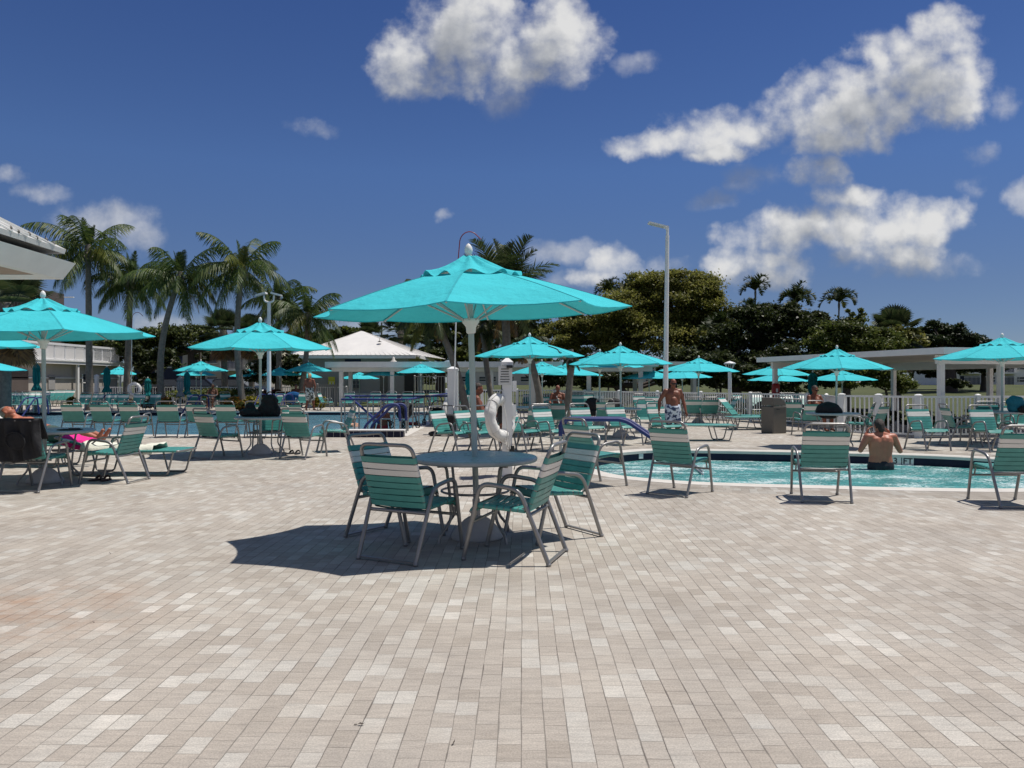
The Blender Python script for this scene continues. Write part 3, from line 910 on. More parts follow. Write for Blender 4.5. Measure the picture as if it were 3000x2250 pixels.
# spa outline, counter-clockwise, traced on the ground
spa = [gp(1694, 1352), gp(1752, 1379), gp(1830, 1396), gp(2000, 1411), gp(2200, 1419), gp(2400, 1424), (5.1, 10.15), (6.6, 10.05), (8.3, 10.55), (9.6, 11.9), (9.35, 13.3),
       gp(2830, 1339), gp(2600, 1330), gp(2300, 1323), gp(1960, 1318), gp(1850, 1322), gp(1752, 1334)]
spa = catmull(spa, 6)
spa_c = offset(spa, .26); spa_b = offset(spa_c, .62)
PX0, PX1, PY0, PY1 = -27.0, -3.05, 20.3, 36.6
pool = [(PX0, PY0), (PX1, PY0), (PX1, PY1), (PX0, PY1)]
pool_c = offset(pool, .34)
deck = [(-70, -8), (45, -8), (45, 27.5), (13, 28), (9, 31), (3.2, 37.2), (-3, 38), (-4, 48.5), (-70, 48.5)]
sheet('paved_deck', deck, [spa_b[::-1], pool_c[::-1]], 0, M['paver'])
far = 1500
sheet('lawn', [(-far, -200), (far, -200), (far, far), (-far, far)], [[(-32, 8), (-32, 40), (-2, 37), (11, 20), (12, 8)]], -.02, M['lawn'])
# grassy rise beyond the fence
def smooth(a, b, x):
    t = min(1, max(0, (x - a) / (b - a))); return t * t * (3 - 2 * t)
mb = MB(); nx, ny = 60, 40; vs = []
for j in range(ny + 1):
    for i in range(nx + 1):
        x = -30 + 160 * i / nx; y = 38 + 110 * j / ny
        z = 1.05 * smooth(40, 82, y) * smooth(-22, -8, x) * (1 - smooth(125, 148, y)) * (1 - smooth(100, 128, x)) + .12 * math.sin(x * .21) * math.sin(y * .13) * smooth(44, 60, y)
        vs.append((x, y, z - .05))
mb.add(vs, [(j * (nx + 1) + i, j * (nx + 1) + i + 1, (j + 1) * (nx + 1) + i + 1, (j + 1) * (nx + 1) + i) for j in range(ny) for i in range(nx)], 0, True)
tag(mb.build('grass_rise', [M['lawn']]), kind='structure')
# border band of pavers around the spa, with UV running along the curve
mb = MB(); ringstrip(mb, spa_c, spa_b, .0, .0)
o = mb.build('paver_border', [M['paver_border']]); tag(o, kind='structure')
uvl = o.data.uv_layers.new(name='UVMap')
s = 0; acc = [0]
for i in range(len(spa_b)):
    a, b = Vector(spa_b[i]), Vector(spa_b[(i + 1) % len(spa_b)]); s += (b - a).length; acc.append(s)
for p in o.data.polygons:
    i = p.index
    for li, uv in zip(p.loop_indices, [(0, acc[i]), (0, acc[i + 1]), (.62, acc[i + 1]), (.62, acc[i])]): uvl.data[li].uv = uv
for p in o.data.polygons:
    pass
def basin(name, line, cop, wz, depth, wallz):
    mb = MB()
    ringstrip(mb, line, cop, .012, .004, 0)                 # coping top
    ringstrip(mb, cop, cop, .004, -.02, 0)
    inn = offset(line, -.03)
    ringstrip(mb, inn, line, -.008, .012, 0)
    ringstrip(mb, inn, inn, -.06, -.008, 0)
    o1 = mb.build(name + '_coping', [M['coping']]); tag(o1, kind='structure')
    mb = MB(); w = offset(line, -.005); ringstrip(mb, w, w, -depth, -.055, 0)
    o2 = mb.build(name + '_tiled_wall', [M['navy']]); tag(o2, kind='structure')
    return o1, o2
basin('spa', spa, spa_c, -.2, 1.0, 0)
basin('pool', pool, pool_c, -.2, 1.4, 0)
def flat_poly(name, poly, z, m, sub=None):
    o = sheet(name, poly, [], z, m); return o
sheet('spa_water', offset(spa, .01), [], -.20, M['spawater'])
sheet('pool_water', offset(pool, .01), [], -.17, M['poolwater'])
sheet('spa_floor', spa, [], -1.0, M['offwhite'])
sheet('pool_floor', pool, [], -1.4, M['offwhite'])
def text_mesh(body, size, name='lettering', extrude=.002):
    cu = bpy.data.curves.new(name, 'FONT'); cu.body = body; cu.size = size; cu.extrude = extrude
    cu.align_x = 'CENTER'; cu.align_y = 'CENTER'; cu.offset = .006 * size * 3
    o = bpy.data.objects.new(name, cu); COL.objects.link(o)
    bpy.context.view_layer.update()
    me = bpy.data.meshes.new_from_object(o.evaluated_get(bpy.context.evaluated_depsgraph_get()))
    bpy.data.objects.remove(o); bpy.data.curves.remove(cu)
    ob = bpy.data.objects.new(name, me); COL.objects.link(ob)
    return ob
# depth marker "3 FT" on the far spa wall
def wall_at(u):
    best = None
    for i in range(len(spa)):
        a = spa[i]
        if a[1] > 12.5:
            uu = 1500 + F * a[0] / a[1]
            if best is None or abs(uu - u) < best[0]: best = (abs(uu - u), i)
    i = best[1]; a = Vector(spa[i]); t = (Vector(spa[(i + 1) % len(spa)]) - Vector(spa[i - 1])).normalized()
    return a, t
a, t = wall_at(2640)
nrm = Vector((-t.y, t.x)); 
if nrm.y > 0: nrm = -nrm
for dx, txt in ((-.115, '3'), (.10, 'FT')):
    p = a + nrm * .02 - t * dx
    root = tag(MB().box((0, 0, 0), (.20, .012, .15)).build('depth_tile', [M['sign']]), 'pale depth tile reading %s on the navy wall right of the bathing man' % txt, 'tile', 'depth marker tiles')
    root.location = (p.x, p.y, -.128); root.rotation_euler = (0, 0, math.atan2(-t.y, -t.x))
    if abs(math.degrees(root.rotation_euler.z)) > 90: root.rotation_euler.z += math.pi
    lt = text_mesh(txt, .16); lt.data.materials.append(M['ink']); lt.parent = root
    lt.location = (0, -.009, -.002); lt.rotation_euler = (R(90), 0, 0)
a, t = wall_at(1872)
p = a + Vector((0, -.02))
root = tag(MB().box((0, 0, 0), (.12, .012, .10)).build('skimmer_plate', [M['sign']]), 'small pale square plate on the navy wall at the left end of the hot tub', 'plate')
root.location = (p.x, p.y, -.115); root.rotation_euler = (0, 0, math.atan2(-t.y, -t.x))

# raised tiled kerb at the ramp end of the main pool
k0 = gp(985, 1283); k1 = gp(1150, 1270)
root = thing('ramp_kerb', 'low white topped kerb faced with navy tiles at the pool ramp', 'kerb', (xd(1075, 19.9), 19.6, 0))
mb = MB(); mb.box((0, 0, .08), (2.0, .30, .16)); mb.build('tile_face', [M['navy']], root)
mb = MB(); mb.box((0, .0, .175), (2.06, .36, .03)); mb.build('white_cap', [M['white']], root)
mb = MB()
for i in range(12): mb.box((-.93 + i * .169, -.1515, .08), (.008, .004, .155))
mb.build('grout', [M['concrete']], root)

# ================================================================== rails
def railing(name, label, segs, r, m, cat='handrail', posts=None, group=None):
    """segs: list of (part name, [points], radius, material)"""
    xs = [p for s_ in segs for p in s_[1]]
    cx = sum(p[0] for p in xs) / len(xs); cy = sum(p[1] for p in xs) / len(xs)
    root = thing(name, label, cat, (cx, cy, 0), 0, group)
    for pn, pts, rr, mm in segs:
        pts = [(p[0] - cx, p[1] - cy, p[2]) for p in pts]
        MB().tube(fillet(pts, .16, 6), rr, 10).build(pn, [M[mm]], root)
    return root
# blue sleeved spa rail: two parallel tubes
segs = []
for dy, du in ((0, 0), (.42, .10)):
    b = gp(1642, 1345); x0 = b[0] + du; y0 = b[1] + dy
    top = .72
    segs.append(('post', [(x0, y0, 0), (x0, y0, .42)], .026, 'steel'))
    segs.append(('rail_sleeve', [(x0, y0, .42), (x0, y0, top), (x0 + 1.15, y0 - .08, top), (x0 + 2.15, y0 - .55, .02)], .037, 'blue'))
    segs.append(('rail', [(x0 + 2.15, y0 - .55, .02), (x0 + 2.5, y0 - .72, -.28)], .026, 'steel'))
railing('spa_handrail', 'blue sleeved double handrail leading down into the hot tub', segs, 0, 0)
# blue arched ladder rail
segs = []
for dx in (0, .13):
    x0, y0 = xd(1172, 20.6) + dx, 20.6 + dx * 2
    segs.append(('post', [(x0, y0, 0), (x0, y0, .35)], .024, 'steel'))
    segs.append(('rail_sleeve', [(x0, y0, .35), (x0 - .02, y0, .80), (x0 - .32, y0 - .05, .80), (x0 - .92, y0 - .15, .22), (x0 - .93, y0 - .15, -.02)], .036, 'blue'))
railing('ladder_rail', 'blue sleeved arched rail at the corner of the pool ramp', segs, 0, 0, 'ladder rail')
for u, d, h, w, l in [(300, 36.3, .95, .9, 'blue ladder rail between the first palm and the far life ring'),
                      (62, 33, .85, .6, 'blue ladder rail left of the near umbrella pole on the far side'),
                      (553, 36.3, .9, .55, 'blue ladder rail in front of the two narrow closed umbrellas'),
                      (753, 36.3, .95, .6, 'blue ladder rail left of the double headed lamp pole'),
                      (805, 36.3, .95, .6, 'blue ladder rail right of the double headed lamp pole')]:
    x = xd(u, d); segs = []
    for dx in (0, .42):
        segs.append(('rail_sleeve', [(x + w * .35 + dx, d + .9, 0), (x + w * .32 + dx, d + .8, h * .85), (x + dx, d + .3, h * .85), (x - w * .35 + dx, d - .3, -.1)], .032, 'blue'))
    railing('ladder_rail', l, segs, 0, 0, 'ladder rail', group='blue ladder rails on the far pool edge')
# stainless ramp rails with blue tops
def ramp_rail(label, a, b, n, h, low, gr):
    root = thing('ramp_rail', label, 'handrail', (a[0], a[1], 0), 0, gr)
    a = Vector((a[0], a[1], 0)); b = Vector((b[0], b[1], 0)); o = a.copy()
    for i in range(n):
        p = a.lerp(b, i / (n - 1)) - o
        MB().tube([p + Vector((0, 0, -.2)), p + Vector((0, 0, h))], .024, 8).build('post', [M['steel']], root)
    MB().tube([a - o + Vector((0, 0, h)), b - o + Vector((0, 0, h))], .03, 8).build('rail_sleeve', [M['blue']], root)
    for z in low: MB().tube([a - o + Vector((0, 0, z)), b - o + Vector((0, 0, z))], .018, 8).build('lower_rail', [M['steel']], root)
    return root
GR = 'steel ramp rails with blue tops'
ramp_rail('steel rail with a blue top along the near side of the pool ramp', (xd(1000, 22.2), 22.2), (xd(1195, 21.8), 21.8), 6, .90, (.35,), GR)
ramp_rail('steel rail with a blue top along the far side of the pool ramp', (xd(1010, 25.2), 25.2), (xd(1345, 25.0), 25.0), 9, .94, (.35,), GR)
ramp_rail('steel rail running away along the right edge of the pool past the wheelchair', (-3.0, 21.8), (-2.75, 34.5), 11, .90, (.35,), GR)
segs = [('rail_sleeve', [(xd(1025, 25), 25, .92), (xd(1110, 23.5), 23.5, .15)], .035, 'blue')]
railing('sloping_rail', 'blue sloping rail crossing behind the ramp rails', segs, 0, 0)

# ================================================================== fences
def fence(label, a, b, h, gap, posts_every, base=.06, pm='white_pvc', pw=.09, top=None, rise=0.0, group='white picket fences round the pool'):
    root = thing('picket_fence', label, 'fence', (a[0], a[1], 0), 0, group)
    a = Vector((a[0], a[1], 0)); b = Vector((b[0], b[1], 0)); d = b - a; L = d.length; d.normalize()
    ang = math.atan2(d.y, d.x); rot = Matrix.Rotation(ang, 3, 'Z')
    n = max(1, round(L / posts_every))
    for i in range(n + 1):
        p = d * (L * i / n)
        MB().box((p.x, p.y, (h + .03) / 2), (pw, pw, h + .03), 0, rot).box((p.x, p.y, h + .045), (pw + .02, pw + .02, .03), 0, rot, .3).build('post', [M[pm]], root)
    mb = MB(); k = int(L / gap)
    for i in range(1, k):
        p = d * (L * i / k); mb.box((p.x, p.y, h / 2 + .03), (.034, .018, h - .08), 0, rot)
    mb.build('pickets', [M[pm]], root)
    mid = d * (L / 2)
    MB().box((mid.x, mid.y, h - .015), (L, .045, .05), 0, rot).build('top_rail', [M[pm]], root)
    MB().box((mid.x, mid.y, base + .03), (L, .04, .04), 0, rot).build('bottom_rail', [M[pm]], root)
    return root
fence('white picket fence running away diagonally behind the loungers at the right', (2.0, 36.4), (9.6, 25.0), 1.0, .105, 2.4)
fence('white picket fence with wider gaps behind the bathing man, front one at the right', (xd(2466, 20.6), 20.6), (xd(2690, 19.2), 19.2), 1.04, .115, 1.2, pw=.14)
fence('sunlit white picket fence at the right edge behind the chair facing us', (xd(2692, 19.2), 19.2), (16.5, 20.0), 1.04, .115, 1.5, pw=.10)
fence('white picket fence turning back from the front fence corner', (xd(2462, 20.7), 20.7), (9.8, 24.9), 1.0, .115, 2.0)
fence('white picket fence in front of the sunny lawn, middle distance', (-3.2, 37.6), (2.0, 36.5), 1.02, .115, 1.8)
fence('white fence before the parked cars at the left', (xd(255, 46), 46.0), (xd(1015, 46), 46.0), 1.1, .14, 2.4)
fence('short grey fence gate beside the yellow shrub', (xd(930, 44.5), 44.5), (xd(985, 44.5), 44.5), 1.25, .10, 1.2, pm='greywall')
fence('tall white slatted fence under the snack bar roof', (xd(1215, 47), 47.0), (xd(1345, 47), 47.0), 1.75, .17, 2.0, pm='offwhite')
# ================================================================== people
def capsule(mb, a, b, ra, rb, n=12):
    a = Vector(a); b = Vector(b); d = b - a
    L = d.length
    t = d.normalized() if L > 1e-6 else Vector((0, 0, 1))
    pts = []; rs = []
    for k in range(4):
        th = math.pi / 2 * (k / 3.0) ; pts.append(a - t * ra * math.cos(th)); rs.append(max(1e-4, ra * math.sin(th)) if k else ra * .05)
    pts.append((a + b) / 2); rs.append((ra + rb) / 2)
    for k in range(4):
        th = math.pi / 2 * (1 - k / 3.0); pts.append(b + t * rb * math.cos(th)); rs.append(rb * math.sin(th) if k < 3 else rb * .05)
    mb.tube(pts, rs, n)
def remeshed(mb, name, mats, voxel, sm, parent):
    o = mb.build(name, mats)
    r = o.modifiers.new('r', 'REMESH'); r.mode = 'VOXEL'; r.voxel_size = voxel; r.use_smooth_shade = True
    if sm:
        q = o.modifiers.new('s', 'SMOOTH'); q.iterations = sm; q.factor = .5
    bpy.context.view_layer.update()
    me = bpy.data.meshes.new_from_object(o.evaluated_get(bpy.context.evaluated_depsgraph_get()))
    me.name = name; old = o.data
    o.modifiers.clear(); o.data = me; bpy.data.meshes.remove(old)
    if not me.materials:
        for x in mats: me.materials.append(x)
    me.polygons.foreach_set('use_smooth', [True] * len(me.polygons))
    o.parent = parent
    return o
def hand(mb, wrist, dirv, palm_n, curl=.5, size=1.0):
    w = Vector(wrist); d = Vector(dirv).normalized(); n = Vector(palm_n); n = (n - d * n.dot(d)).normalized(); s_ = d.cross(n)
    for k in (-1, -.33, .33, 1): capsule(mb, w + d * .01 + s_ * .012 * k, w + d * .085 * size + s_ * .030 * k, .018, .015, 8)
    for k, L in ((-1, .062), (-.33, .075), (.33, .080), (1, .070)):
        p = w + d * .088 * size + s_ * .031 * k; dd = d.copy()
        for j in range(3):
            dd = (dd + n * curl * .55).normalized(); q = p + dd * L * .42 * size
            capsule(mb, p, q, .0095, .0088, 8); p = q
    p = w + d * .03 + s_ * .030; q = p + (s_ * .8 + d * .7 + n * .25).normalized() * .045
    capsule(mb, p, q, .012, .011, 8); capsule(mb, q, q + (d + n * .5).normalized() * .035, .011, .009, 8)

def person(label, loc, heading, J, skin, hair=None, trunks=None, tl=.6, scale=1.0, voxel=.010, belly=.03, glasses=False, hairlen=0, look=(0, 1, 0), pale=None, cap=True, bulk=1.0, tu=.06, z=0, hands=True, group=None):
    root = thing('person', label, 'person', (loc[0], loc[1], z), heading, group)
    root.scale = (scale,) * 3
    mb = MB()
    g_ = lambda k: Vector(J[k])
    P, C, Nk, H = g_('pelvis'), g_('chest'), g_('neck'), g_('head')
    up = (C - P).normalized(); sd = (g_('shR') - g_('shL')).normalized(); fw = sd.cross(up) * -1
    fw = up.cross(sd) if up.cross(sd).length > 0 else Vector((0, 1, 0))
    for s_ in (-1, 1):
        capsule(mb, C + sd * s_ * .080 * bulk + up * .04, C + sd * s_ * .062 * bulk - up * .22, .105 * bulk, .095 * bulk)
        capsule(mb, C + sd * s_ * .062 * bulk - up * .22, P + sd * s_ * .072 * bulk, .098 * bulk, .108 * bulk)
        capsule(mb, C + sd * s_ * .085 + up * .03 + fw * .055, C + sd * s_ * .06 + up * .02 + fw * .06, .058, .055)
    capsule(mb, C + up * .06, C - up * .2, .098 * bulk, .098 * bulk); capsule(mb, C - up * .2, P, .098 * bulk, .10 * bulk)
    capsule(mb, C - up * .10 + fw * belly, P + up * .08 + fw * belly, .105, .115)
    capsule(mb, C + up * .10, Nk, .075, .056)
    for s_, k in ((-1, 'L'), (1, 'R')):
        sh, el, wr = g_('sh' + k), g_('el' + k), g_('wr' + k)
        capsule(mb, C + up * .10 + sd * s_ * .05, sh, .070, .064); capsule(mb, Nk, sh, .045, .045)
        capsule(mb, sh, (sh + el) / 2, .061, .055); capsule(mb, (sh + el) / 2, el, .054, .042); capsule(mb, el, el.lerp(wr, .35), .043, .045); capsule(mb, el.lerp(wr, .35), wr, .045, .029)
        if hands: hand(mb, wr, wr - el, J.get('palm' + k, (-s_, .2, 0)), J.get('curl', .5))
        else: capsule(mb, wr, wr + (wr - el).normalized() * .1, .032, .03)
        if ('kn' + k) in J:
            hp, kn, an = g_('hp' + k), g_('kn' + k), g_('an' + k)
            capsule(mb, P + sd * s_ * .06, hp, .11, .098); capsule(mb, hp, kn, .094, .060)
            capsule(mb, kn, kn.lerp(an, .35) - fw * .012, .060, .061); capsule(mb, kn.lerp(an, .35) - fw * .012, an, .060, .038)
            to = g_('to' + k); capsule(mb, an - (to - an).normalized() * .05 - Vector((0, 0, .03)), to, .040, .028)
    lk = Vector(look).normalized(); hu = (H - Nk).normalized(); hs = lk.cross(hu).normalized(); lk = hu.cross(hs)
    rot = Matrix((hs, lk, hu)).transposed()
    capsule(mb, Nk - up * .02, H - hu * .05, .056, .054)
    mb.ell(H + hu * .02, (.076, .096, .105), 18, 12, 0, rot)
    mb.ell(H - hu * .055 + lk * .03, (.056, .064, .062), 14, 9, 0, rot)                      # jaw
    capsule(mb, H + hu * .012 + lk * .092, H - hu * .028 + lk * .112, .010, .016, 8)          # nose
    capsule(mb, H + lk * .088 + hs * .03 + hu * .028, H + lk * .088 - hs * .03 + hu * .028, .013, .013, 8)   # brow
    capsule(mb, H - hu * .058 + lk * .093 + hs * .020, H - hu * .058 + lk * .093 - hs * .020, .009, .009, 8)  # lips
    for s_ in (-1, 1):
        mb.ell(H + hs * s_ * .078 - lk * .005, (.012, .022, .032), 10, 7, 0, rot)             # ears
        mb.ell(H + hs * s_ * .032 + lk * .083 + hu * .008, (.014, .012, .010), 8, 6, 0, rot)
    body = remeshed(mb, 'body', [M[skin]], voxel, 2, root)
    if hair:
        hb = MB()
        def keep(p): return p
        hb.ell(H + hu * .028 - lk * .012, (.084, .100, .108), 22, 14, 0, rot, lambda p: 1 + .03 * math.sin(9 * p.x + 7 * p.z) * math.cos(8 * p.y))
        # trim the face side
        keepf = []
        for f in hb.f:
            c = sum((Vector(hb.v[i]) for i in f), Vector()) / len(f) - (H + hu * .028 - lk * .012)
            fy, fz = c.dot(lk), c.dot(hu)
            if not (fz < .055 and fy > -.005 - hairlen * 0) and fz > -.055 - hairlen: keepf.append(f)
        hb.f = keepf; hb.m = [0] * len(keepf); hb.s = [True] * len(keepf)
        if hairlen: capsule(hb, H - lk * .05 + hu * .02, H - lk * .06 - hu * (.06 + hairlen), .07, .05)
        hb.build('hair', [M[hair]], root)
    if glasses:
        gb = MB()
        for s_ in (-1, 1):
            gb.ell(H + hs * s_ * .034 + lk * .100 + hu * .012, (.030, .010, .021), 12, 8, 0, rot)
            gb.bar(H + hs * s_ * .066 + lk * .092 + hu * .016, H + hs * s_ * .082 - lk * .01 + hu * .016, .006, .008)
        gb.bar(H + hs * .01 + lk * .108 + hu * .016, H - hs * .01 + lk * .108 + hu * .016, .008, .008, 0)
        gb.build('sunglasses', [M['lens']], root)
    if trunks:
        tb_ = MB()
        for s_, k in ((-1, 'L'), (1, 'R')):
            capsule(tb_, P + sd * s_ * .072 * bulk + up * tu, P + sd * s_ * .07 - up * (.10 - tu), .122 * bulk, .125 * bulk)
            if ('kn' + k) in J:
                hp, kn = g_('hp' + k), g_('kn' + k)
                capsule(tb_, P + sd * s_ * .06, hp, .128, .118); capsule(tb_, hp, hp.lerp(kn, tl), .118, .098)
        capsule(tb_, P + up * (tu - .01) + fw * belly, P - up * (.06 - tu), .128, .125); capsule(tb_, P + up * tu, P - up * (.06 - tu), .128 * bulk, .125)
        remeshed(tb_, 'swim_trunks', [M[trunks]], .013, 2, root)
    return root
def stand(**kw):
    J = dict(pelvis=(0, 0, .93), chest=(0, 0, 1.28), neck=(0, .005, 1.47), head=(0, .03, 1.60),
             shL=(-.185, -.005, 1.41), shR=(.185, -.005, 1.41), elL=(-.25, -.04, 1.13), elR=(.25, -.04, 1.13), wrL=(-.265, .05, .89), wrR=(.265, .05, .89),
             hpL=(-.098, 0, .88), hpR=(.098, 0, .88), knL=(-.11, .03, .49), knR=(.11, .03, .49), anL=(-.115, -.02, .085), anR=(.115, -.02, .085),
             toL=(-.135, .15, .03), toR=(.135, .15, .03))
    J.update(kw); return J
# the standing man with sunglasses
dM = 17.4
person('tanned man with sunglasses and blue and white trunks standing by the tall lamp pole', (xd(1971, dM), dM), 172,
       stand(elL=(-.30, -.05, 1.15), wrL=(-.33, .04, .90), elR=(.33, -.06, 1.16), wrR=(.37, .02, .92), anL=(-.14, -.02, .085), anR=(.14, .05, .085)),
       'skin_tan', None, 'bluefloral', .62, .89, .010, .055, True, bulk=1.10, z=-.06, look=(.05, 1, -.05))
# man standing in the spa, back to us, hands at his head
dS = 14.1
person('sunburnt man standing waist deep in the hot tub, back turned, hands at his ears', (xd(2580, dS), dS), -2,
       stand(head=(0, .05, 1.575), neck=(0, .01, 1.46), elL=(-.345, .02, 1.165), elR=(.355, .02, 1.15), wrL=(-.20, .10, 1.45), wrR=(.21, .10, 1.43), palmL=(1, 0, .3), palmR=(-1, 0, .3), curl=.7, shL=(-.225, 0, 1.40), shR=(.225, 0, 1.40)),
       'skin_red', 'hair_brown', 'navytrunk', .5, 1.06, .010, .03, z=-1.09, bulk=1.17, tu=-.03, look=(0, 1, -.12), hairlen=.015)
# man walking away
dW = 37.6
person('tanned blond man walking away along the far pool edge in leaf print trunks', (xd(907, dW), dW), 8,
       stand(anL=(-.13, -.08, .085), toL=(-.15, .08, .03), anR=(.17, .12, .085), knR=(.14, .10, .49), toR=(.19, .28, .03), elR=(.28, -.02, 1.14), wrR=(.20, .16, .98), elL=(-.24, -.07, 1.12)),
       'skin_tan', 'hair_blond', 'floral', .85, 1.05, .014, .04, hairlen=.02)
# seated figures
def seated(**kw):
    J = dict(pelvis=(0, 0, .50), chest=(0, -.08, .84), neck=(0, -.10, 1.03), head=(0, -.07, 1.17),
             shL=(-.185, -.09, .97), shR=(.185, -.09, .97), elL=(-.27, .0, .72), elR=(.27, .0, .72), wrL=(-.22, .22, .66), wrR=(.22, .22, .66),
             hpL=(-.10, .05, .49), hpR=(.10, .05, .49), knL=(-.13, .46, .50), knR=(.13, .46, .50), anL=(-.13, .46, .09), anR=(.13, .46, .09), toL=(-.13, .62, .03), toR=(.13, .62, .03))
    J.update(kw); return J
x, y = gp(1410, 1305)
person('dark haired tanned man seated in profile behind the sunlit chairs, only head and shoulders showing', (x, y), 85, seated(), 'skin_tan', 'hair_brown', 'navytrunk', .6, 1.06, .012)
x, y = gp(1634, 1240)
person('bald shirtless man seated in shade between two leaning palm trunks', (x, y), 185, seated(), 'skin_tan', None, 'navytrunk', .6, 1.0, .013, .05)
x, y = gp(2392, 1262)
person('dark haired sunbather with sunglasses seated in shade left of the dome shaped black bag', (x, y), 160, seated(), 'skin_tan', 'hair_brown', 'navytrunk', .6, 1.0, .012, .03, True)
x, y = gp(622, 1195)
person('dark skinned sunbather seated by the far left umbrella pair', (x, y), 175, seated(), 'skin_dark', 'hair_brown', 'navytrunk', .6, 1.0, .016)
x, y = gp(866, 1196)
person('person in a dark outfit seated in deep shade behind the blue bag', (x, y), 180, seated(), 'skin_dark', 'hair_brown', 'navytrunk', .9, 1.0, .016)
# swimmer and wader by the ramp
person('swimmer with a pale cap low in the pool behind the ramp rails', (xd(1038, 27), 27.0), -60, stand(elL=(-.45, .2, 1.3), wrL=(-.6, .4, 1.2)), 'skin_pale', 'hair_blond', 'navytrunk', .5, 1.0, .014, z=-1.52, hands=False)
person('person in red shorts standing in the shallow ramp behind the blue arched rail', (xd(1120, 24.0), 24.0), 170, stand(), 'skin_tan', 'hair_grey', 'redtrunk', .7, .95, .014, z=-.95)
# sunbather lying on the raised lounger at the left, head to the left
dB = 12.9
bx = xd(118, dB)
J = dict(pelvis=(.22, 0, .53), chest=(-.20, 0, .70), neck=(-.40, 0, .80), head=(-.545, 0, .885),
         shL=(-.33, -.19, .74), shR=(-.33, .19, .74), elL=(.02, -.36, .62), elR=(.02, .30, .60), wrL=(-.03, -.20, .46), wrR=(.18, .25, .52), palmL=(0, 1, 0), palmR=(0, -1, 0),
         hpL=(.28, -.10, .50), hpR=(.28, .10, .50), knL=(.68, -.14, .58), knR=(.66, .13, .56), anL=(1.02, -.12, .47), anR=(1.00, .12, .47), toL=(1.12, -.13, .60), toR=(1.10, .12, .60))
person('grey haired sunbather in dark green shorts reclining on a lounger at the left edge', (bx, dB), 0, J, 'skin_red', 'hair_grey', 'greentrunk', .6, 1.0, .010, .03, look=(.45, .1, .85))

# ================================================================== towels, bags, small things
def drape(name, label, cat, pts_fn, nu, nv, m, th=.008, group=None):
    mb = MB(); vs = []
    for j in range(nv + 1):
        for i in range(nu + 1): vs.append(pts_fn(i / nu, j / nv))
    mb.add(vs, [(j * (nu + 1) + i, j * (nu + 1) + i + 1, (j + 1) * (nu + 1) + i + 1, (j + 1) * (nu + 1) + i) for j in range(nv) for i in range(nu)], 0, True)
    o = mb.build(name, [M[m]])
    sm = o.modifiers.new('Solidify', 'SOLIDIFY'); sm.thickness = th; sm.offset = 1
    return tag(o, label, cat, group)
def wv(x, y, k=1): return .5 * math.sin(7.3 * x * k + 2 * y) + .3 * math.sin(13.1 * y * k + 3.1 * x) + .2 * math.sin(23 * x * k - 9 * y)
# dark towel over the back of the chair at the left edge (chair at (-6.22,10.05), heading 2)
cx, cy = -6.22, 10.05
def tw(u, v):
    x = cx - .27 + .58 * u + .018 * math.sin(9 * u + 5 * v)
    s_ = v * 1.10
    fold = .032 * math.sin(22 * u + 1.3 * math.sin(4 * v)) * min(1, v * 2) 
    if s_ < .25: t = (.25 - s_); y = cy - .375 + .035 + t * .35; z = .925 - t
    elif s_ < .33: a = (s_ - .25) / .08 * math.pi; y = cy - .375 + .035 * math.cos(a); z = .925 + .022 * math.sin(a)
    else:
        t = s_ - .33; y = cy - .41 - fold + .04 * t; z = .925 - t * (.60 + .10 * math.sin(2.6 * u + .6))
    return (x, y + (.006 * wv(u * 2, v * 2)), z)
sh_ = drape('shirt', 'charcoal shirt hanging over the back of the chair at the left edge', 'shirt', tw, 40, 36, 'charcoal')
px_, pz_ = xd(45, 9.60), zv(1292, 9.60)
o = MB().tube([(px_ + .125 * math.cos(2 * math.pi * k / 28), 9.600 - .01 * math.cos(4 * math.pi * k / 28), pz_ + .105 * math.sin(2 * math.pi * k / 28) - .02 * math.cos(2 * math.pi * k / 28)) for k in range(28)], .007, 6, closed=True).build('neck_band', [M['charcoal']], sh_)
o = MB().ell((px_, 9.607, pz_), (.122, .010, .103), 24, 10).build('neck_opening', [M['black']], sh_)
# towels on the flat lounger
lx, ly = xd(368, 11.75), 11.75
def on_l(x0, x1, y0, y1, z0, amp, k):
    def f(u, v):
        x = lx + x0 + (x1 - x0) * u; y = ly + y0 + (y1 - y0) * v + .03 * math.sin(5 * u + k)
        edge = max(0, abs(v - .5) - .40) * 1.2
        rise = max(0.0, -.20 - (x0 + (x1 - x0) * u)) * .231
        return (x, y, z0 + rise + amp * (.5 + .5 * wv(u * 1.3 + k, v * 1.1)) - edge)
    return f
drape('towel', 'bright pink towel lying at the head of the flat lounger at the left', 'towel', on_l(-.88, -.36, -.24, .32, .405, .03, 1), 30, 18, 'pink')
drape('towel', 'crumpled cream towel lying along the middle of the flat lounger', 'towel', on_l(-.50, .55, -.36, .20, .415, .055, 3), 46, 18, 'cream')

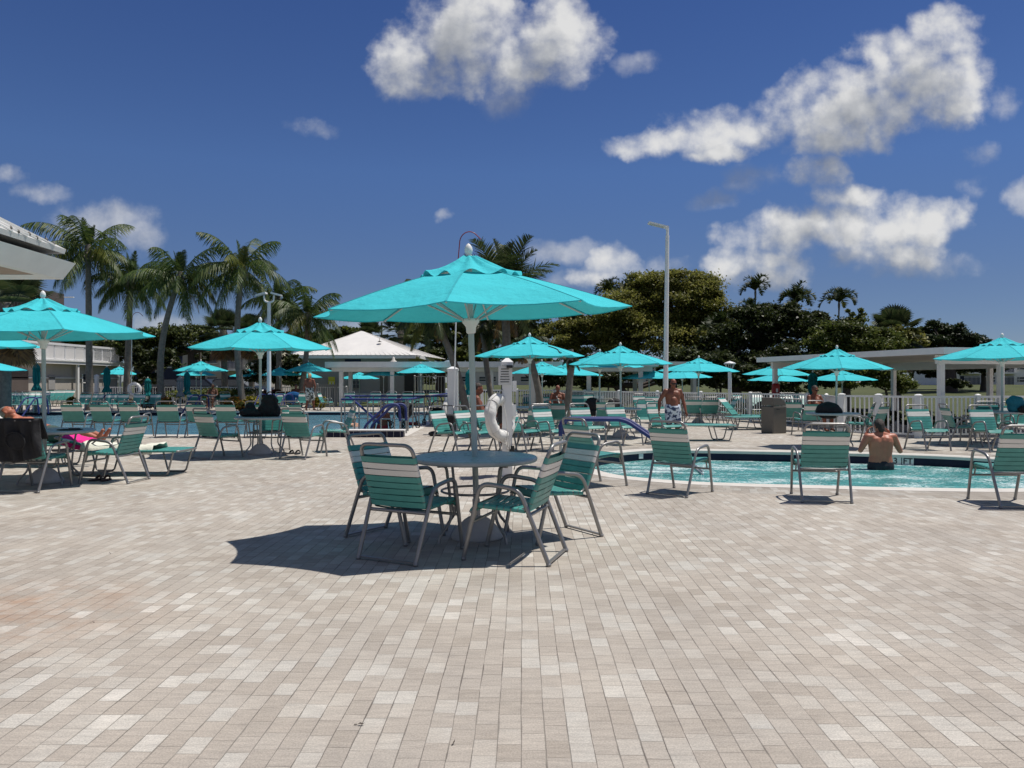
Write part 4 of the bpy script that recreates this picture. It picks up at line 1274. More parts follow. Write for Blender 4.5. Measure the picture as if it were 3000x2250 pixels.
def bag(name, label, cat, loc, blobs, m, vox=.02, extra=None, heading=0):
    root = thing(name, label, cat, loc, heading)
    mb = MB()
    for c, r in blobs:
        ph = random.uniform(0, 6)
        mb.ell(c, r, 20, 14, 0, None, lambda p: 1 + .06 * math.sin(6 * p.x + ph) * math.sin(5 * p.z + ph) + .04 * math.sin(13 * p.y + 3 * p.z + ph))
    remeshed(mb, 'bag_body', [M[m]], vox, 1, root)
    if extra:
        for pn, pts, r, mm in extra: MB().tube(fillet(pts, .05, 5), r, 8).build(pn, [M[mm]], root)
    return root
T2 = (xd(775, 14.8), 14.8)
def sbox(c, r): return (c, r)
bag('backpack', 'tall black backpack standing on the poolside table', 'backpack', (T2[0] + .10, T2[1], .738),
    [((0, 0, .17), (.17, .13, .20)), ((0, 0, .30), (.16, .11, .12)), ((-.06, -.05, .12), (.15, .12, .14)), ((.10, -.02, .10), (.12, .12, .12))], 'black', .014,
    [('strap', [(-.05, -.02, .40), (-.03, -.02, .47), (.05, -.02, .47), (.07, -.02, .40)], .012, 'black'), ('strap', [(.13, -.08, .34), (.19, -.12, .2), (.17, -.1, .04)], .014, 'black')])
bag('beach_bag', 'slumped black bag left of the tall backpack on the poolside table', 'bag', (T2[0] - .25, T2[1] - .05, .738),
    [((0, 0, .07), (.22, .17, .09)), ((-.02, .03, .15), (.10, .10, .12)), ((.12, 0, .06), (.16, .14, .07))], 'black', .014)
T3 = (xd(2438, 16.6), 16.6)
bag('beach_bag', 'dome shaped black bag on the table near the front fence', 'bag', (T3[0] - .12, T3[1] - .1, .738), [((0, 0, .05), (.27, .20, .18)), ((.03, 0, .03), (.26, .2, .12))], 'black', .015)
T4 = (xd(2960, 17.2), 17.2)
bag('backpack', 'teal rounded backpack on the table at the right edge', 'backpack', (T4[0] - .02, T4[1] - .2, .738), [((0, 0, .20), (.19, .14, .16)), ((0, 0, .10), (.17, .13, .13))], 'tealbag', .015)
bag('beach_bag', 'black bag below the teal backpack at the right edge', 'bag', (T4[0] + .12, T4[1] - .38, .738), [((0, 0, .06), (.20, .12, .09)), ((.08, 0, .05), (.14, .12, .08))], 'black', .015)
x, y = gp(860, 1200)
bag('beach_bag', 'blue bag on a far chair left of the man in leaf print trunks', 'bag', (x, y, .42), [((0, 0, .22), (.42, .18, .26)), ((0, 0, .05), (.40, .2, .15))], 'bluecloth', .025)
for u, v, l in [(1735, 1252, 'black towel covered bag on a chair left in the shade above the blue rail'), (1800, 1256, 'dark bag on a chair right in the shade above the blue rail')]:
    x, y = gp(u, v)
    bag('beach_bag', l, 'bag', (x, y, .42), [((0, 0, .22), (.25, .15, .28)), ((0, 0, .05), (.24, .2, .12))], 'black', .02)
# black wheeled case
x, y = gp(1308, 1277)
root = thing('wheeled_case', 'large black case standing on the deck left of the sunlit chairs', 'case', (x, y, 0), 8)
mb = MB(); mb.box((0, 0, .30), (.46, .30, .52)); o = mb.build('case_body', [M['black']], root)
bv = o.modifiers.new('b', 'BEVEL'); bv.width = .05; bv.segments = 3
MB().tube(fillet([(-.15, .16, .5), (-.15, .16, .78), (.15, .16, .78), (.15, .16, .5)], .04), .012, 6).build('pull_handle', [M['blackplastic']], root)
for sx in (-1, 1): MB().tube([(sx * .2 - .02, .12, .04), (sx * .2 + .02, .12, .04)], .04, 12).build('wheel', [M['rubber']], root)
MB().ell((-.3, -.1, .06), (.16, .12, .07)).build('strap', [M['black']], root)
# wheelchair behind the arched rail
def wheel(mb, c, r, ax, w=.03):
    c = Vector(c)
    pts = [c + Vector((0, r * math.cos(2 * math.pi * k / 24), r * math.sin(2 * math.pi * k / 24))) for k in range(24)]
    mb.tube(pts, w / 2, 6, closed=True)
    for k in range(5):
        a = 2 * math.pi * k / 5; mb.tube([c, c + Vector((0, r * math.cos(a), r * math.sin(a)))], .006, 4)
    mb.tube([c - Vector((.025, 0, 0)), c + Vector((.025, 0, 0))], .02, 8)
def rollator(label, loc, heading, seatm, h=.88):
    root = thing('rollator', label, 'walker', loc, heading)
    for sx in (-1, 1):
        for y, r in ((-.28, .10), (.30, .10)):
            mb = MB(); wheel(mb, (sx * .27, y, r + .005), r, 0, .035); mb.build('wheel', [M['rubber']], root)
        MB().tube(fillet([(sx * .27, .30, .12), (sx * .26, .18, .45), (sx * .26, -.12, h - .04), (sx * .26, -.30, h)], .08), .014, 8).build('side_frame', [M['blackplastic']], root)
        MB().tube(fillet([(sx * .27, -.28, .12), (sx * .26, -.10, .50), (sx * .26, .02, .62)], .06), .014, 8).build('side_frame', [M['blackplastic']], root)
        MB().tube([(sx * .26, -.22, h), (sx * .26, -.36, h + .01)], .019, 8).build('handle', [M['rubber']], root)
    MB().box((0, 0, .55), (.50, .30, .03)).build('seat', [M[seatm]], root)
    mb = MB(); mb.ell((0, .10, .42), (.22, .14, .16)); mb.build('pouch', [M['black']], root)
    MB().tube(fillet([(-.26, .12, .58), (-.22, .22, .78), (.22, .22, .78), (.26, .12, .58)], .08), .018, 8).build('backrest', [M['black']], root)
    return root
x, y = gp(1277, 1246)
rollator('black rollator parked left of the grey column', (x, y, 0), 25, 'black', .95)
x, y = gp(1170, 1256)
root = rollator('black wheeled walker with a big bag behind the blue arched rail', (x + .12, y + .3, 0), -50, 'black', .80)
MB().ell((0, -.05, .55), (.26, .2, .26)).build('bag', [M['black']], root)
# red float on the deck
x, y = gp(1203, 1246)
bag('swim_float', 'small red object lying on the deck at the end of the ramp rail', 'float', (x, y, 0), [((0, 0, .05), (.20, .12, .06)), ((.14, .05, .05), (.12, .09, .06))], 'red', .015)
# sandals
def sandals(label, loc, m, spread=.14):
    root = thing('sandals', label, 'sandals', loc, 30)
    for k in (0, 1):
        mb = MB(); a = .5 * k
        rot = Matrix.Rotation(a, 3, 'Z')
        mb.ell((k * spread, k * .05, .014), (.05, .135, .016), 14, 8, 0, rot)
        s_ = MB().tube([Vector((k * spread, k * .05, 0)) + rot @ Vector(p) for p in ((-.048, .02, .02), (-.03, .045, .055), (.0, .055, .066), (.03, .045, .055), (.048, .02, .02))], .012, 6, ry=1.6)
        so = mb.build('sole', [M[m]], root); s_.build('strap', [M[m]], root)
    return root
x, y = gp(283, 1408); sandals('brown sandals lying on the deck below the side on chair at the left', (x, y, 0), 'sandal')
x, y = gp(851, 1330); sandals('black flip flops lying right of the umbrella base at the bag table', (x, y, 0), 'black')
root = MB()
root.box((0, 0, .008), (.26, .18, .012)); root.box((.05, .02, .02), (.16, .01, .012))
o = root.build('sunglasses_case', [M['black']]); o.location = (xd(205, 10.55), 10.55, .74); tag(o, 'flat black folded items lying on the left edge table', 'belongings')
# dry leaves
for i, (u, v) in enumerate([(1058, 2126), (1330, 2180), (322, 1623), (268, 1826), (1257, 1705)]):
    x, y = gp(u, v); mb = MB(); L = .017 if i < 1 else .009
    vs = [(-L, 0, .004), (-L * .3, L * .32, .012), (L * .5, L * .25, .008), (L, 0, .016), (L * .4, -L * .22, .006), (-L * .3, -L * .3, .010)]
    mb.add(vs, [(0, 1, 5), (1, 2, 4, 5), (2, 3, 4)]); mb.tube([(-L, 0, .006), (-L * 1.7, .004, .004)], .002, 4)
    o = mb.build('dry_leaf', [M['bark']]); o.location = (x, y, 0); o.rotation_euler = (0, 0, i * 1.3)
    tag(o, ['curled brown leaf in the lower left foreground', 'tiny dark leaf at the bottom centre of the pavers', 'tiny dark leaf on the pavers at the far left', 'tiny dark leaf near the left stained pavers', 'tiny dark leaf below the umbrella shadow'][i], 'leaf', 'dry leaves on the pavers')
# ================================================================== vegetation
def quads_mesh(name, V, mats, mi=None, parent=None):
    """V: (n,4,3) array of quads"""
    n = len(V)
    me = bpy.data.meshes.new(name)
    me.vertices.add(n * 4); me.vertices.foreach_set('co', V.reshape(-1).astype(np.float32))
    me.loops.add(n * 4); me.loops.foreach_set('vertex_index', np.arange(n * 4, dtype=np.int32))
    me.polygons.add(n); me.polygons.foreach_set('loop_start', np.arange(0, n * 4, 4, dtype=np.int32))
    me.polygons.foreach_set('loop_total', np.full(n, 4, dtype=np.int32))
    for m in mats: me.materials.append(m)
    if mi is not None: me.polygons.foreach_set('material_index', mi.astype(np.int32))
    me.update(calc_edges=True)
    o = bpy.data.objects.new(name, me); COL.objects.link(o)
    if parent is not None: o.parent = parent
    return o
def leaf_quads(P, size, up=.35, aspect=.5):
    """diamond shaped leaves at points P"""
    n = len(P)
    nrm = rng.normal(size=(n, 3)); nrm[:, 2] = np.abs(nrm[:, 2]) + up
    nrm /= np.linalg.norm(nrm, axis=1)[:, None]
    t = rng.normal(size=(n, 3)); t -= nrm * (t * nrm).sum(1)[:, None]; t /= np.linalg.norm(t, axis=1)[:, None]
    b = np.cross(nrm, t)
    s = size * rng.uniform(.6, 1.3, size=(n, 1))
    return np.stack([P - t * s, P + b * s * aspect - t * s * .1 + nrm * s * .12, P + t * s, P - b * s * aspect - t * s * .1 + nrm * s * .12], axis=1)
def lobes_points(lobes, n, clump=.35, nclump=60):
    """clumped points on and in ellipsoid lobes (c, r, weight)"""
    w = np.array([l[1][0] * l[1][1] + l[1][1] * l[1][2] + l[1][0] * l[1][2] for l in lobes]); w = w / w.sum()
    out = []
    for (c, r), ww in zip(lobes, w):
        k = max(4, int(n * ww)); nc = max(8, int(nclump * ww))
        d = rng.normal(size=(nc, 3)); d[:, 2] = np.where(d[:, 2] < -.5, -d[:, 2], d[:, 2]); d /= np.linalg.norm(d, axis=1)[:, None]
        rad = rng.uniform(.35, 1.02, size=(nc, 1)) ** .75
        cc = d * rad
        idx = rng.integers(0, nc, size=k)
        off = rng.normal(size=(k, 3)) * clump * np.array([1, 1, .7]) * rng.uniform(.4, 1.0, size=(nc, 1))[idx]
        p = (cc[idx] + off * .55)
        out.append(p * np.array(r) + np.array(c))
    return np.concatenate(out)
def tree(name, label, base, lobes, n, size, leaf, trunk_r=.22, limbs=True, group=None, clump=.30, nclump=150, cat='tree', flowers=0, trunk_top=None, leaf2=None, barkm='bark'):
    """lobes in coordinates relative to base"""
    root = thing(name, label, cat, (base[0], base[1], base[2] if len(base) > 2 else 0), 0, group)
    P = lobes_points(lobes, n, clump, nclump)
    P = P[P[:, 2] > .05]
    V = leaf_quads(P, size)
    mats = [M[leaf]] + ([M['petal']] if flowers else []) + ([M[leaf2]] if leaf2 else [])
    mi = np.zeros(len(V), dtype=np.int32)
    if leaf2: mi[rng.random(len(V)) < .35] = len(mats) - 1
    if flowers:
        c0 = lobes_points(lobes, flowers, .1, flowers // 3 + 4)
        Vf = leaf_quads(np.repeat(c0, 4, 0) + rng.normal(size=(len(c0) * 4, 3)) * .06, .085, aspect=.8)
        V = np.concatenate([V, Vf]); mi = np.concatenate([mi, np.ones(len(Vf), dtype=np.int32)])
    quads_mesh('crown', V, mats, mi, root)
    mb = MB()
    top = trunk_top or (lobes[0][0][0] * .5, lobes[0][0][1] * .5, max(.4, lobes[0][0][2] - lobes[0][1][2] * .6))
    if trunk_r:
        mb.tube([(0, 0, -.3), (top[0] * .3 + .05, top[1] * .3, top[2] * .5), top], [trunk_r * 1.35, trunk_r, trunk_r * .8], 9)
        for c, r in lobes:
            for q in range(2 if limbs else 1):
                e = Vector(c) + Vector((random.uniform(-.5, .5) * r[0], random.uniform(-.5, .5) * r[1], random.uniform(-.1, .5) * r[2]))
                m_ = Vector(top).lerp(e, .5) + Vector((0, 0, -.08 * (e - Vector(top)).length))
                mb.tube([top, m_, e], [trunk_r * .6, trunk_r * .38, trunk_r * .12], 6)
        mb.build('trunk', [M[barkm]], root)
    return root
# ---- palms
def frond(V, mi, base, az, el, L, droop, nleaf, llen, lw, m, hang=.55, arch=1.0, vshape=.3):
    """pinnate frond: rachis + leaflets as tapered quads"""
    d = np.array([math.cos(az) * math.cos(el), math.sin(az) * math.cos(el), math.sin(el)])
    side = np.array([-math.sin(az), math.cos(az), 0.0])
    p = np.array(base, float); pts = [p.copy()]; dirs = [d.copy()]
    seg = 10
    for k in range(seg):
        p = p + d * (L / seg); pts.append(p.copy())
        d = d + np.array([0, 0, -droop * (.35 + arch * k / seg)]) ; d /= np.linalg.norm(d); dirs.append(d.copy())
    pts = np.array(pts); dirs = np.array(dirs)
    for k in range(seg):
        w0 = .030 * (1 - k / seg) + .005; w1 = .030 * (1 - (k + 1) / seg) + .005
        V.append([pts[k] - side * w0, pts[k] + side * w0, pts[k + 1] + side * w1, pts[k + 1] - side * w1]); mi.append(1)
    for i in range(nleaf):
        t = .10 + .90 * (i + random.random() * .5) / nleaf
        f = t * seg; k = min(seg - 1, int(f)); q = pts[k] + (pts[k + 1] - pts[k]) * (f - k); dd = dirs[k]
        ll = llen * (math.sin(math.pi * min(1, .22 + t * .80)) ** .6) * random.uniform(.85, 1.1)
        upv = np.cross(side, dd); upv = upv if upv[2] > 0 else -upv
        for s in (-1, 1):
            o = side * s * .80 + dd * (.45 + .3 * t) + upv * vshape * random.uniform(.3, 1.2) + np.array([0, 0, -hang * random.uniform(.5, 1.4)])
            o /= np.linalg.norm(o)
            mid = q + o * ll * .5; o2 = o + np.array([0, 0, -.5 * hang]); o2 /= np.linalg.norm(o2); tip = mid + o2 * ll * .5
            w = dd * lw
            V.append([q - w * .5, q + w * .5, mid + w * .55, mid - w * .55]); mi.append(m)
            V.append([mid - w * .55, mid + w * .55, tip + w * .08, tip - w * .08]); mi.append(m)
def palm_crown(kind, nf, L, llen, lw, seed, gold=.12, dead=2):
    random.seed(seed); V = []; mi = []
    for i in range(nf):
        az = i * 2.39996 + random.uniform(-.25, .25); k = i / nf
        el = R((84 - 60 * k) if k < .13 else (62 - 112 * ((k - .13) / .87) ** .9 + random.uniform(-10, 10)))
        g = random.random() < gold * (1 + 1.5 * k)
        frond(V, mi, (.07 * math.cos(az), .07 * math.sin(az), random.uniform(-.1, .2)), az, el, L * random.uniform(.82, 1.12) * (.42 if k < .13 else 1), (.05 if k < .13 else .19) + .07 * k, 30 if k < .13 else 50, llen * (.40 if k < .13 else 1), lw, 2 if g else 0, hang=(.05 if k < .13 else .85 + .5 * k), vshape=.15)
    for i in range(dead):
        az = random.uniform(0, 6.28)
        frond(V, mi, (.06 * math.cos(az), .06 * math.sin(az), -.25), az, R(-45), L * .65, .22, 30, llen * .6, lw * .8, 3, hang=1.1)
    random.seed(seed + 99)
    return np.array(V), np.array(mi)
def palm(name, label, base, top, V, mi, mats, r0=.16, r1=.10, bend=(0, 0), coconuts=True, rot=0, scale=1.0, group=None, boots=0):
    root = thing(name, label, 'palm tree', (base[0], base[1], 0), 0, group)
    b = Vector((0, 0, -.05)); t = Vector((top[0] - base[0], top[1] - base[1], top[2]))
    pts = []
    for k in range(15):
        f = k / 14; p = b.lerp(t, f) + Vector((bend[0], bend[1], 0)) * math.sin(math.pi * f)
        pts.append(p)
    rs = [r0 * 1.5 if k == 0 else (r0 * 1.15 if k == 1 else r0 + (r1 - r0) * (k / 14)) * (1 + .05 * (k % 2)) for k in range(15)]
    MB().tube(pts, rs, 12).build('trunk', [M['trunk_palm']], root)
    c = quads_mesh('crown', V, mats, mi, root); c.location = t; c.rotation_euler = (0, 0, rot); c.scale = (scale,) * 3
    mb = MB()
    mb.tube([t + Vector((0, 0, -.55)), t + Vector((0, 0, -.15)), t + Vector((0, 0, .25))], [r1 * 1.05, r1 * 1.7, r1 * .9], 10)
    if coconuts:
        for k in range(7):
            a = random.uniform(0, 6.28); mb.ell(t + Vector((.22 * math.cos(a), .22 * math.sin(a), -.28 - random.uniform(0, .2))), (.10, .10, .13), 8, 6, 0)
    mb.build('crown_base', [M['trunk_palm']], root)
    return root
CM = [M['frond_mid'], M['frond_mid'], M['frond_gold'], M['dead_frond']]
PG = 'coconut palms behind the pool'
pl = [(263, 38.0, 258, 690, .0, 1, 'first coconut palm from the left, its straight trunk rising right of the white canopy', 1.06),
      (368, 40.0, 384, 775, .0, 2, 'second coconut palm from the left, its trunk behind the far life ring', 1.0),
      (476, 37.5, 528, 770, -.45, 3, 'third coconut palm from the left, trunk curving up to the right', 1.0),
      (715, 37.5, 711, 745, -.30, 4, 'coconut palm with bent trunk behind the left poolside umbrella', 1.02),
      (818, 44.0, 815, 838, .0, 5, 'coconut palm behind the double headed lamp pole', .95),
      (872, 42.0, 902, 885, .15, 6, 'shorter coconut palm left of the white hip roof', .95)]
for u, d, ut, vt, bend, sd_, l, sc in pl:
    V, mi = palm_crown('coco', 23, 2.75, .95, .040, sd_ * 7, .10, 1)
    palm('coconut_palm', l, (xd(u, d), d), (xd(ut, d), d, zv(vt + 40, d)), V, mi, CM, .17, .115, (bend, 0), True, sd_ * 1.7, sc, PG)
# palm whose crown rises behind the front umbrella, with leaning stems
MG = [M['frond_fan'], M['frond_fan'], M['frond_gold'], M['dead_frond']]
PG2 = 'leaning palms by the life ring'
def spiky_crown(nf, L, seed):
    random.seed(seed); V = []; mi = []
    for i in range(nf):
        az = i * 2.4 + random.uniform(-.3, .3); k = i / nf
        frond(V, mi, (0, 0, 0), az, R(80 - 95 * k + random.uniform(-8, 8)), L * random.uniform(.85, 1.1), .12 + .08 * k, 52, .75, .042, 2 if random.random() < .15 else 0, hang=.12 + .55 * k, vshape=.55 * (1 - k))
    for i in range(4):
        az = random.uniform(0, 6.28); frond(V, mi, (0, 0, -.3), az, R(-50), L * .6, .2, 26, .5, .04, 3, hang=1.1)
    return np.array(V), np.array(mi)
V, mi = spiky_crown(30, 2.2, 71)
dP = 26.0
palm('leaning_palm', 'tall palm whose crown shows above the right slope of the front umbrella', (xd(1472, dP), dP), (xd(1478, dP), dP, zv(862, dP)), V, mi, MG, .15, .13, (.1, 0), False, .6, 1.0, PG2)
V, mi = palm_crown('x', 18, 1.7, .6, .045, 75, .1, 3)
palm('leaning_palm', 'palm with thin trunk leaning left behind the front umbrella pole', (xd(1374, 25), 25), (xd(1262, 25), 25, zv(905, 25)), V, mi, MG, .13, .10, (.18, 0), False, 1.6, .9, PG2)
V, mi = palm_crown('x', 16, 1.5, .6, .045, 79, .1, 3)
palm('leaning_palm', 'palm with thin curved trunk just left of the life ring post', (xd(1455, 28), 28), (xd(1418, 28), 28, zv(960, 28)), V, mi, MG, .11, .09, (-.1, 0), False, 2.6, .8, PG2)
V, mi = palm_crown('x', 14, 1.2, .5, .045, 83, .1, 4)
palm('leaning_palm', 'short palm leaning left right of the life ring, under an umbrella', (xd(1588, 23), 23), (xd(1540, 23), 23, zv(1010, 23)), V, mi, MG, .11, .09, (.12, 0), False, 3.1, .62, PG2)
V, mi = palm_crown('x', 12, 1.2, .5, .045, 89, .1, 2)
palm('leaning_palm', 'short palm trunk leaning right beside the bald seated man', (xd(1650, 22.5), 22.5), (xd(1672, 22.5), 22.5, zv(1048, 22.5)), V, mi, MG, .12, .08, (.05, 0), False, 3.9, .35, PG2)
# fan palms
def fan_crown(n, L, seed, skirt=8, scale_leaf=.62, nblade=26):
    random.seed(seed); V = []; mi = []
    def fan(base, d, m, r):
        d = np.array(d); d /= np.linalg.norm(d)
        s_ = np.cross(d, [0, 0, 1.0]); s_ /= (np.linalg.norm(s_) + 1e-6); u_ = np.cross(s_, d)
        e = np.array(base) + d * L
        V.append([np.array(base) - s_ * .015, np.array(base) + s_ * .015, e + s_ * .01, e - s_ * .01]); mi.append(1)
        for k in range(nblade):
            a = R(-115 + 230 * k / (nblade - 1)); o = d * math.cos(a) + s_ * math.sin(a) + u_ * .15 + np.array([0, 0, -.10])
            o /= np.linalg.norm(o); w = (np.cross(o, u_)); w = w / (np.linalg.norm(w) + 1e-6) * .030
            mid = e + o * r * .6; tip = mid + (o + np.array([0, 0, -.45])) / 1.1 * r * .42 * random.uniform(.7, 1.1)
            V.append([e - w * .3, e + w * .3, mid + w, mid - w]); mi.append(m); V.append([mid - w, mid + w, tip + w * .1, tip - w * .1]); mi.append(m)
    for i in range(n):
        az = i * 2.4 + random.uniform(-.3, .3); el = R(85 - 120 * (i / n) + random.uniform(-8, 8))
        fan((0, 0, 0), (math.cos(az) * math.cos(el), math.sin(az) * math.cos(el), math.sin(el)), 0, scale_leaf * random.uniform(.85, 1.1))
    for i in range(skirt):
        az = random.uniform(0, 6.28)
        fan((0, 0, -.3), (math.cos(az) * .5, math.sin(az) * .5, -.9), 3, scale_leaf * .8)
    return np.array(V), np.array(mi)
FG = 'fan palms'
for u, d, ub, vt, l, sd_, sc in [(655, 47, 660, 975, 'bushy fan palm with drooping skirt left of the bent palm trunk', 5, 1.25),
                                 (735, 50, 738, 980, 'bushy fan palm right of the bent palm trunk behind the umbrella', 9, 1.2),
                                 (1175, 60, 1175, 975, 'fan palm behind the white hip roof at its right', 13, 1.5),
                                 (2620, 40, 2625, 985, 'fan palm above the white pavilion roof at the right', 17, 1.35),
                                 (1085, 66, 1085, 985, 'fan palm peeking over the ridge of the white hip roof', 21, 1.3),
                                 (20, 30, 15, 905, 'palm at the left edge under the white canopy', 25, 1.6)]:
    V, mi = fan_crown(30, .75, sd_, 16)
    palm('fan_palm', l, (xd(ub, d), d), (xd(u, d), d, zv(vt, d)), V, mi, MG, .20, .17, (0, 0), False, sd_, sc, FG)
# arecas with strongly arched fronds
def areca_crown(nf, L, seed, gold=.2, arch=2.2):
    random.seed(seed); V = []; mi = []
    for i in range(nf):
        az = i * 2.4 + random.uniform(-.3, .3); el = R(84 - 52 * (i / nf) + random.uniform(-5, 5))
        frond(V, mi, (0, 0, 0), az, el, L * random.uniform(.85, 1.1), .30, 34, .46, .05, 2 if random.random() < gold else 0, hang=.15, arch=arch, vshape=.9)
    return np.array(V), np.array(mi)
AMt = [M['frond_dark'], M['frond_dark'], M['frond_gold'], M['dead_frond']]
AG = 'slender palms over the dark grove at the right'
for u, d, ub, vt, l, sd_, nf, sc in [(2213, 55, 2205, 845, 'slender palm with arched fronds, leftmost of three above the dark grove', 31, 9, 1.15),
                                     (2335, 54, 2330, 880, 'dense leaning palm in the middle of three above the dark grove', 35, 16, 1.25),
                                     (2458, 55, 2448, 880, 'slender palm with mushroom shaped crown, rightmost of three above the dark grove', 39, 11, 1.2),
                                     (2200, 53, 2200, 915, 'lower palm with drooping fronds below the leftmost slender palm', 43, 12, 1.1),
                                     (2285, 53, 2285, 935, 'palm with brownish fronds in the middle of the dark grove', 47, 14, 1.2),
                                     (2110, 52, 2110, 965, 'dark palm at the left end of the dark grove', 51, 14, 1.35),
                                     (2390, 52, 2390, 965, 'dark palm low in the grove above the post lantern', 55, 14, 1.25),
                                     (1840, 62, 1840, 852, 'distant palm tops peeking left of the broad olive tree', 59, 14, 1.2),
                                     (1782, 62, 1782, 852, 'distant palm tops above the right corner of the front umbrella', 63, 12, 1.2)]:
    V, mi = areca_crown(nf, 1.42, sd_, .08)
    palm('slender_palm', l, (xd(ub, d), d), (xd(u, d), d, zv(vt + 8, d)), V, mi, AMt, .07, .05, (.05, 0), False, sd_ * .7, sc, AG)

def lob(u0, v0, du, dv, d, base, dd=None, off=0):
    """lobe from photo rectangle centre/half sizes at distance d, relative to base"""
    k = d / F
    return ((xd(u0, d) - base[0], off, zv(v0, d) - base[2]), (du * k, (dd if dd else du * k * .8), dv * k))
TGp = 'trees behind the pool area'
def T(label, ub, d, lob_list, n, size, leaf, z=0, tr=.3, name='broadleaf_tree', group=TGp, **kw):
    b = (xd(ub, d), d, z)
    L = [lob(*l[:4], d, b, *(l[4:] if len(l) > 4 else ())) for l in lob_list]
    return tree(name, label, b, L, n, size, leaf, tr, group=group, **kw)
T('broad domed olive green tree right of the tall lamp pole, the largest crown in view', 1960, 58, [(1985, 880, 145, 95), (1830, 940, 150, 85), (2080, 965, 85, 110), (1720, 1000, 125, 85), (1940, 1010, 190, 95), (1640, 1035, 70, 70), (2050, 860, 70, 60), (1900, 850, 80, 55)], 150000, .115, 'leaf_olive', .6, .45, clump=.26, nclump=420)
T('dark dense tree mass behind the slender palms', 2240, 50, [(2195, 935, 55, 50), (2275, 925, 65, 50), (2355, 935, 65, 55), (2200, 985, 100, 85), (2320, 985, 110, 85), (2420, 1000, 90, 75), (2250, 1075, 170, 70), (2120, 1040, 70, 90), (2040, 1075, 120, 70)], 85000, .125, 'leaf_dark', .3, .3, clump=.3, nclump=240)
T('sunny green bush tree below the rightmost slender palm', 2480, 38, [(2470, 985, 90, 55), (2560, 1005, 90, 50), (2420, 1030, 70, 50), (2520, 1040, 110, 60), (2500, 930, 30, 30)], 30000, .085, 'leaf_mid', .2, .16, clump=.3, nclump=200)
T('brownish green bush beside the fan palm over the pavilion', 2630, 39, [(2640, 1000, 60, 50), (2600, 1040, 60, 40)], 6000, .12, 'leaf_olive', .2, .12, nclump=80)
T('dark green rounded tree behind the right end of the pavilion', 2780, 62, [(2770, 1000, 85, 52), (2690, 1015, 60, 40), (2850, 1020, 60, 38), (2740, 965, 50, 25), (2880, 1075, 70, 45)], 30000, .14, 'leaf_deep', .8, .5, clump=.3, nclump=170)
T('shrub with pale berries seen through the pavilion', 2600, 33, [(2590, 1110, 70, 55), (2530, 1115, 60, 50), (2650, 1135, 45, 30)], 9000, .085, 'leaf_mid', .1, .06, name='shrub', nclump=130)
T('dark leafy tree behind the parked cars left of the bent palm', 560, 58, [(560, 1000, 100, 50), (460, 1010, 100, 55), (360, 1035, 90, 50), (640, 1015, 60, 40), (300, 1050, 60, 50)], 32000, .13, 'leaf_dark', 0, .3, nclump=200, leaf2='leaf_mid')
T('low dark tree behind the balcony building', 300, 72, [(300, 985, 50, 30), (240, 1010, 90, 40), (380, 1000, 70, 30), (120, 1010, 90, 40)], 12000, .2, 'leaf_mid', 0, .3, nclump=110)
T('dark tree line left of the white hip roof', 960, 76, [(960, 1000, 70, 32), (1030, 985, 60, 25), (890, 1010, 60, 40), (820, 1015, 60, 40)], 12000, .22, 'leaf_dark', 0, .3, nclump=110, leaf2='leaf_mid')
T('mid green tree behind the front umbrella pole', 1290, 66, [(1290, 985, 80, 65), (1210, 990, 60, 60), (1370, 985, 90, 75), (1450, 1000, 90, 70), (1540, 1000, 80, 80), (1320, 1050, 140, 40)], 26000, .19, 'leaf_mid', .6, .35, nclump=240, leaf2='leaf_dark')
T('dark tree hiding the lawn behind the umbrellas at the centre right', 1830, 48, [(1780, 1105, 60, 40), (1830, 1090, 60, 50), (1740, 1085, 70, 40), (1610, 1090, 60, 40), (1560, 1075, 60, 50), (1960, 1110, 50, 45)], 15000, .15, 'leaf_dark', .25, .3, nclump=140)
T('dark tree trunk and crown on the lawn behind the post lantern', 2160, 46, [(2150, 1110, 80, 45), (2260, 1130, 80, 40), (2080, 1115, 50, 40)], 12000, .15, 'leaf_dark', .2, .3, nclump=120)
T('spreading tree on the far lawn seen under the pavilion roof', 2790, 66, [(2740, 1095, 45, 22), (2800, 1080, 60, 25), (2690, 1085, 40, 22)], 5000, .19, 'leaf_deep', .9, .35, nclump=60)
T('clipped round bush on the far lawn under the pavilion roof', 2820, 60, [(2815, 1127, 25, 16), (2790, 1125, 22, 16)], 2600, .13, 'leaf_dark', .85, 0, name='shrub', nclump=40)
T('dark tree in front of the far flats at the right', 2880, 64, [(2880, 1080, 42, 30), (2910, 1060, 25, 25)], 4500, .18, 'leaf_dark', .9, .2, nclump=50)
T('white flowering tree behind the poolside umbrella', 810, 45.5, [(800, 1062, 60, 35), (860, 1075, 50, 35), (760, 1085, 45, 30), (810, 1115, 80, 30)], 9000, .13, 'leaf_dark', 0, .10, flowers=170, nclump=90)
T('dark flowering tree above the far life ring', 440, 45, [(430, 1070, 50, 45), (395, 1060, 35, 45), (480, 1060, 40, 40), (430, 1115, 40, 25)], 9000, .13, 'leaf_dark', 0, .10, flowers=40, nclump=90)
T('bare branched tree before the beige flats', 590, 62, [(600, 1045, 45, 15), (560, 1030, 40, 15)], 1500, .16, 'leaf_dark', 0, .22, nclump=40)
UG2 = 'added undergrowth standing in for shade below the trees'  # shrubs added so the strip under the crowns reads as dark shade
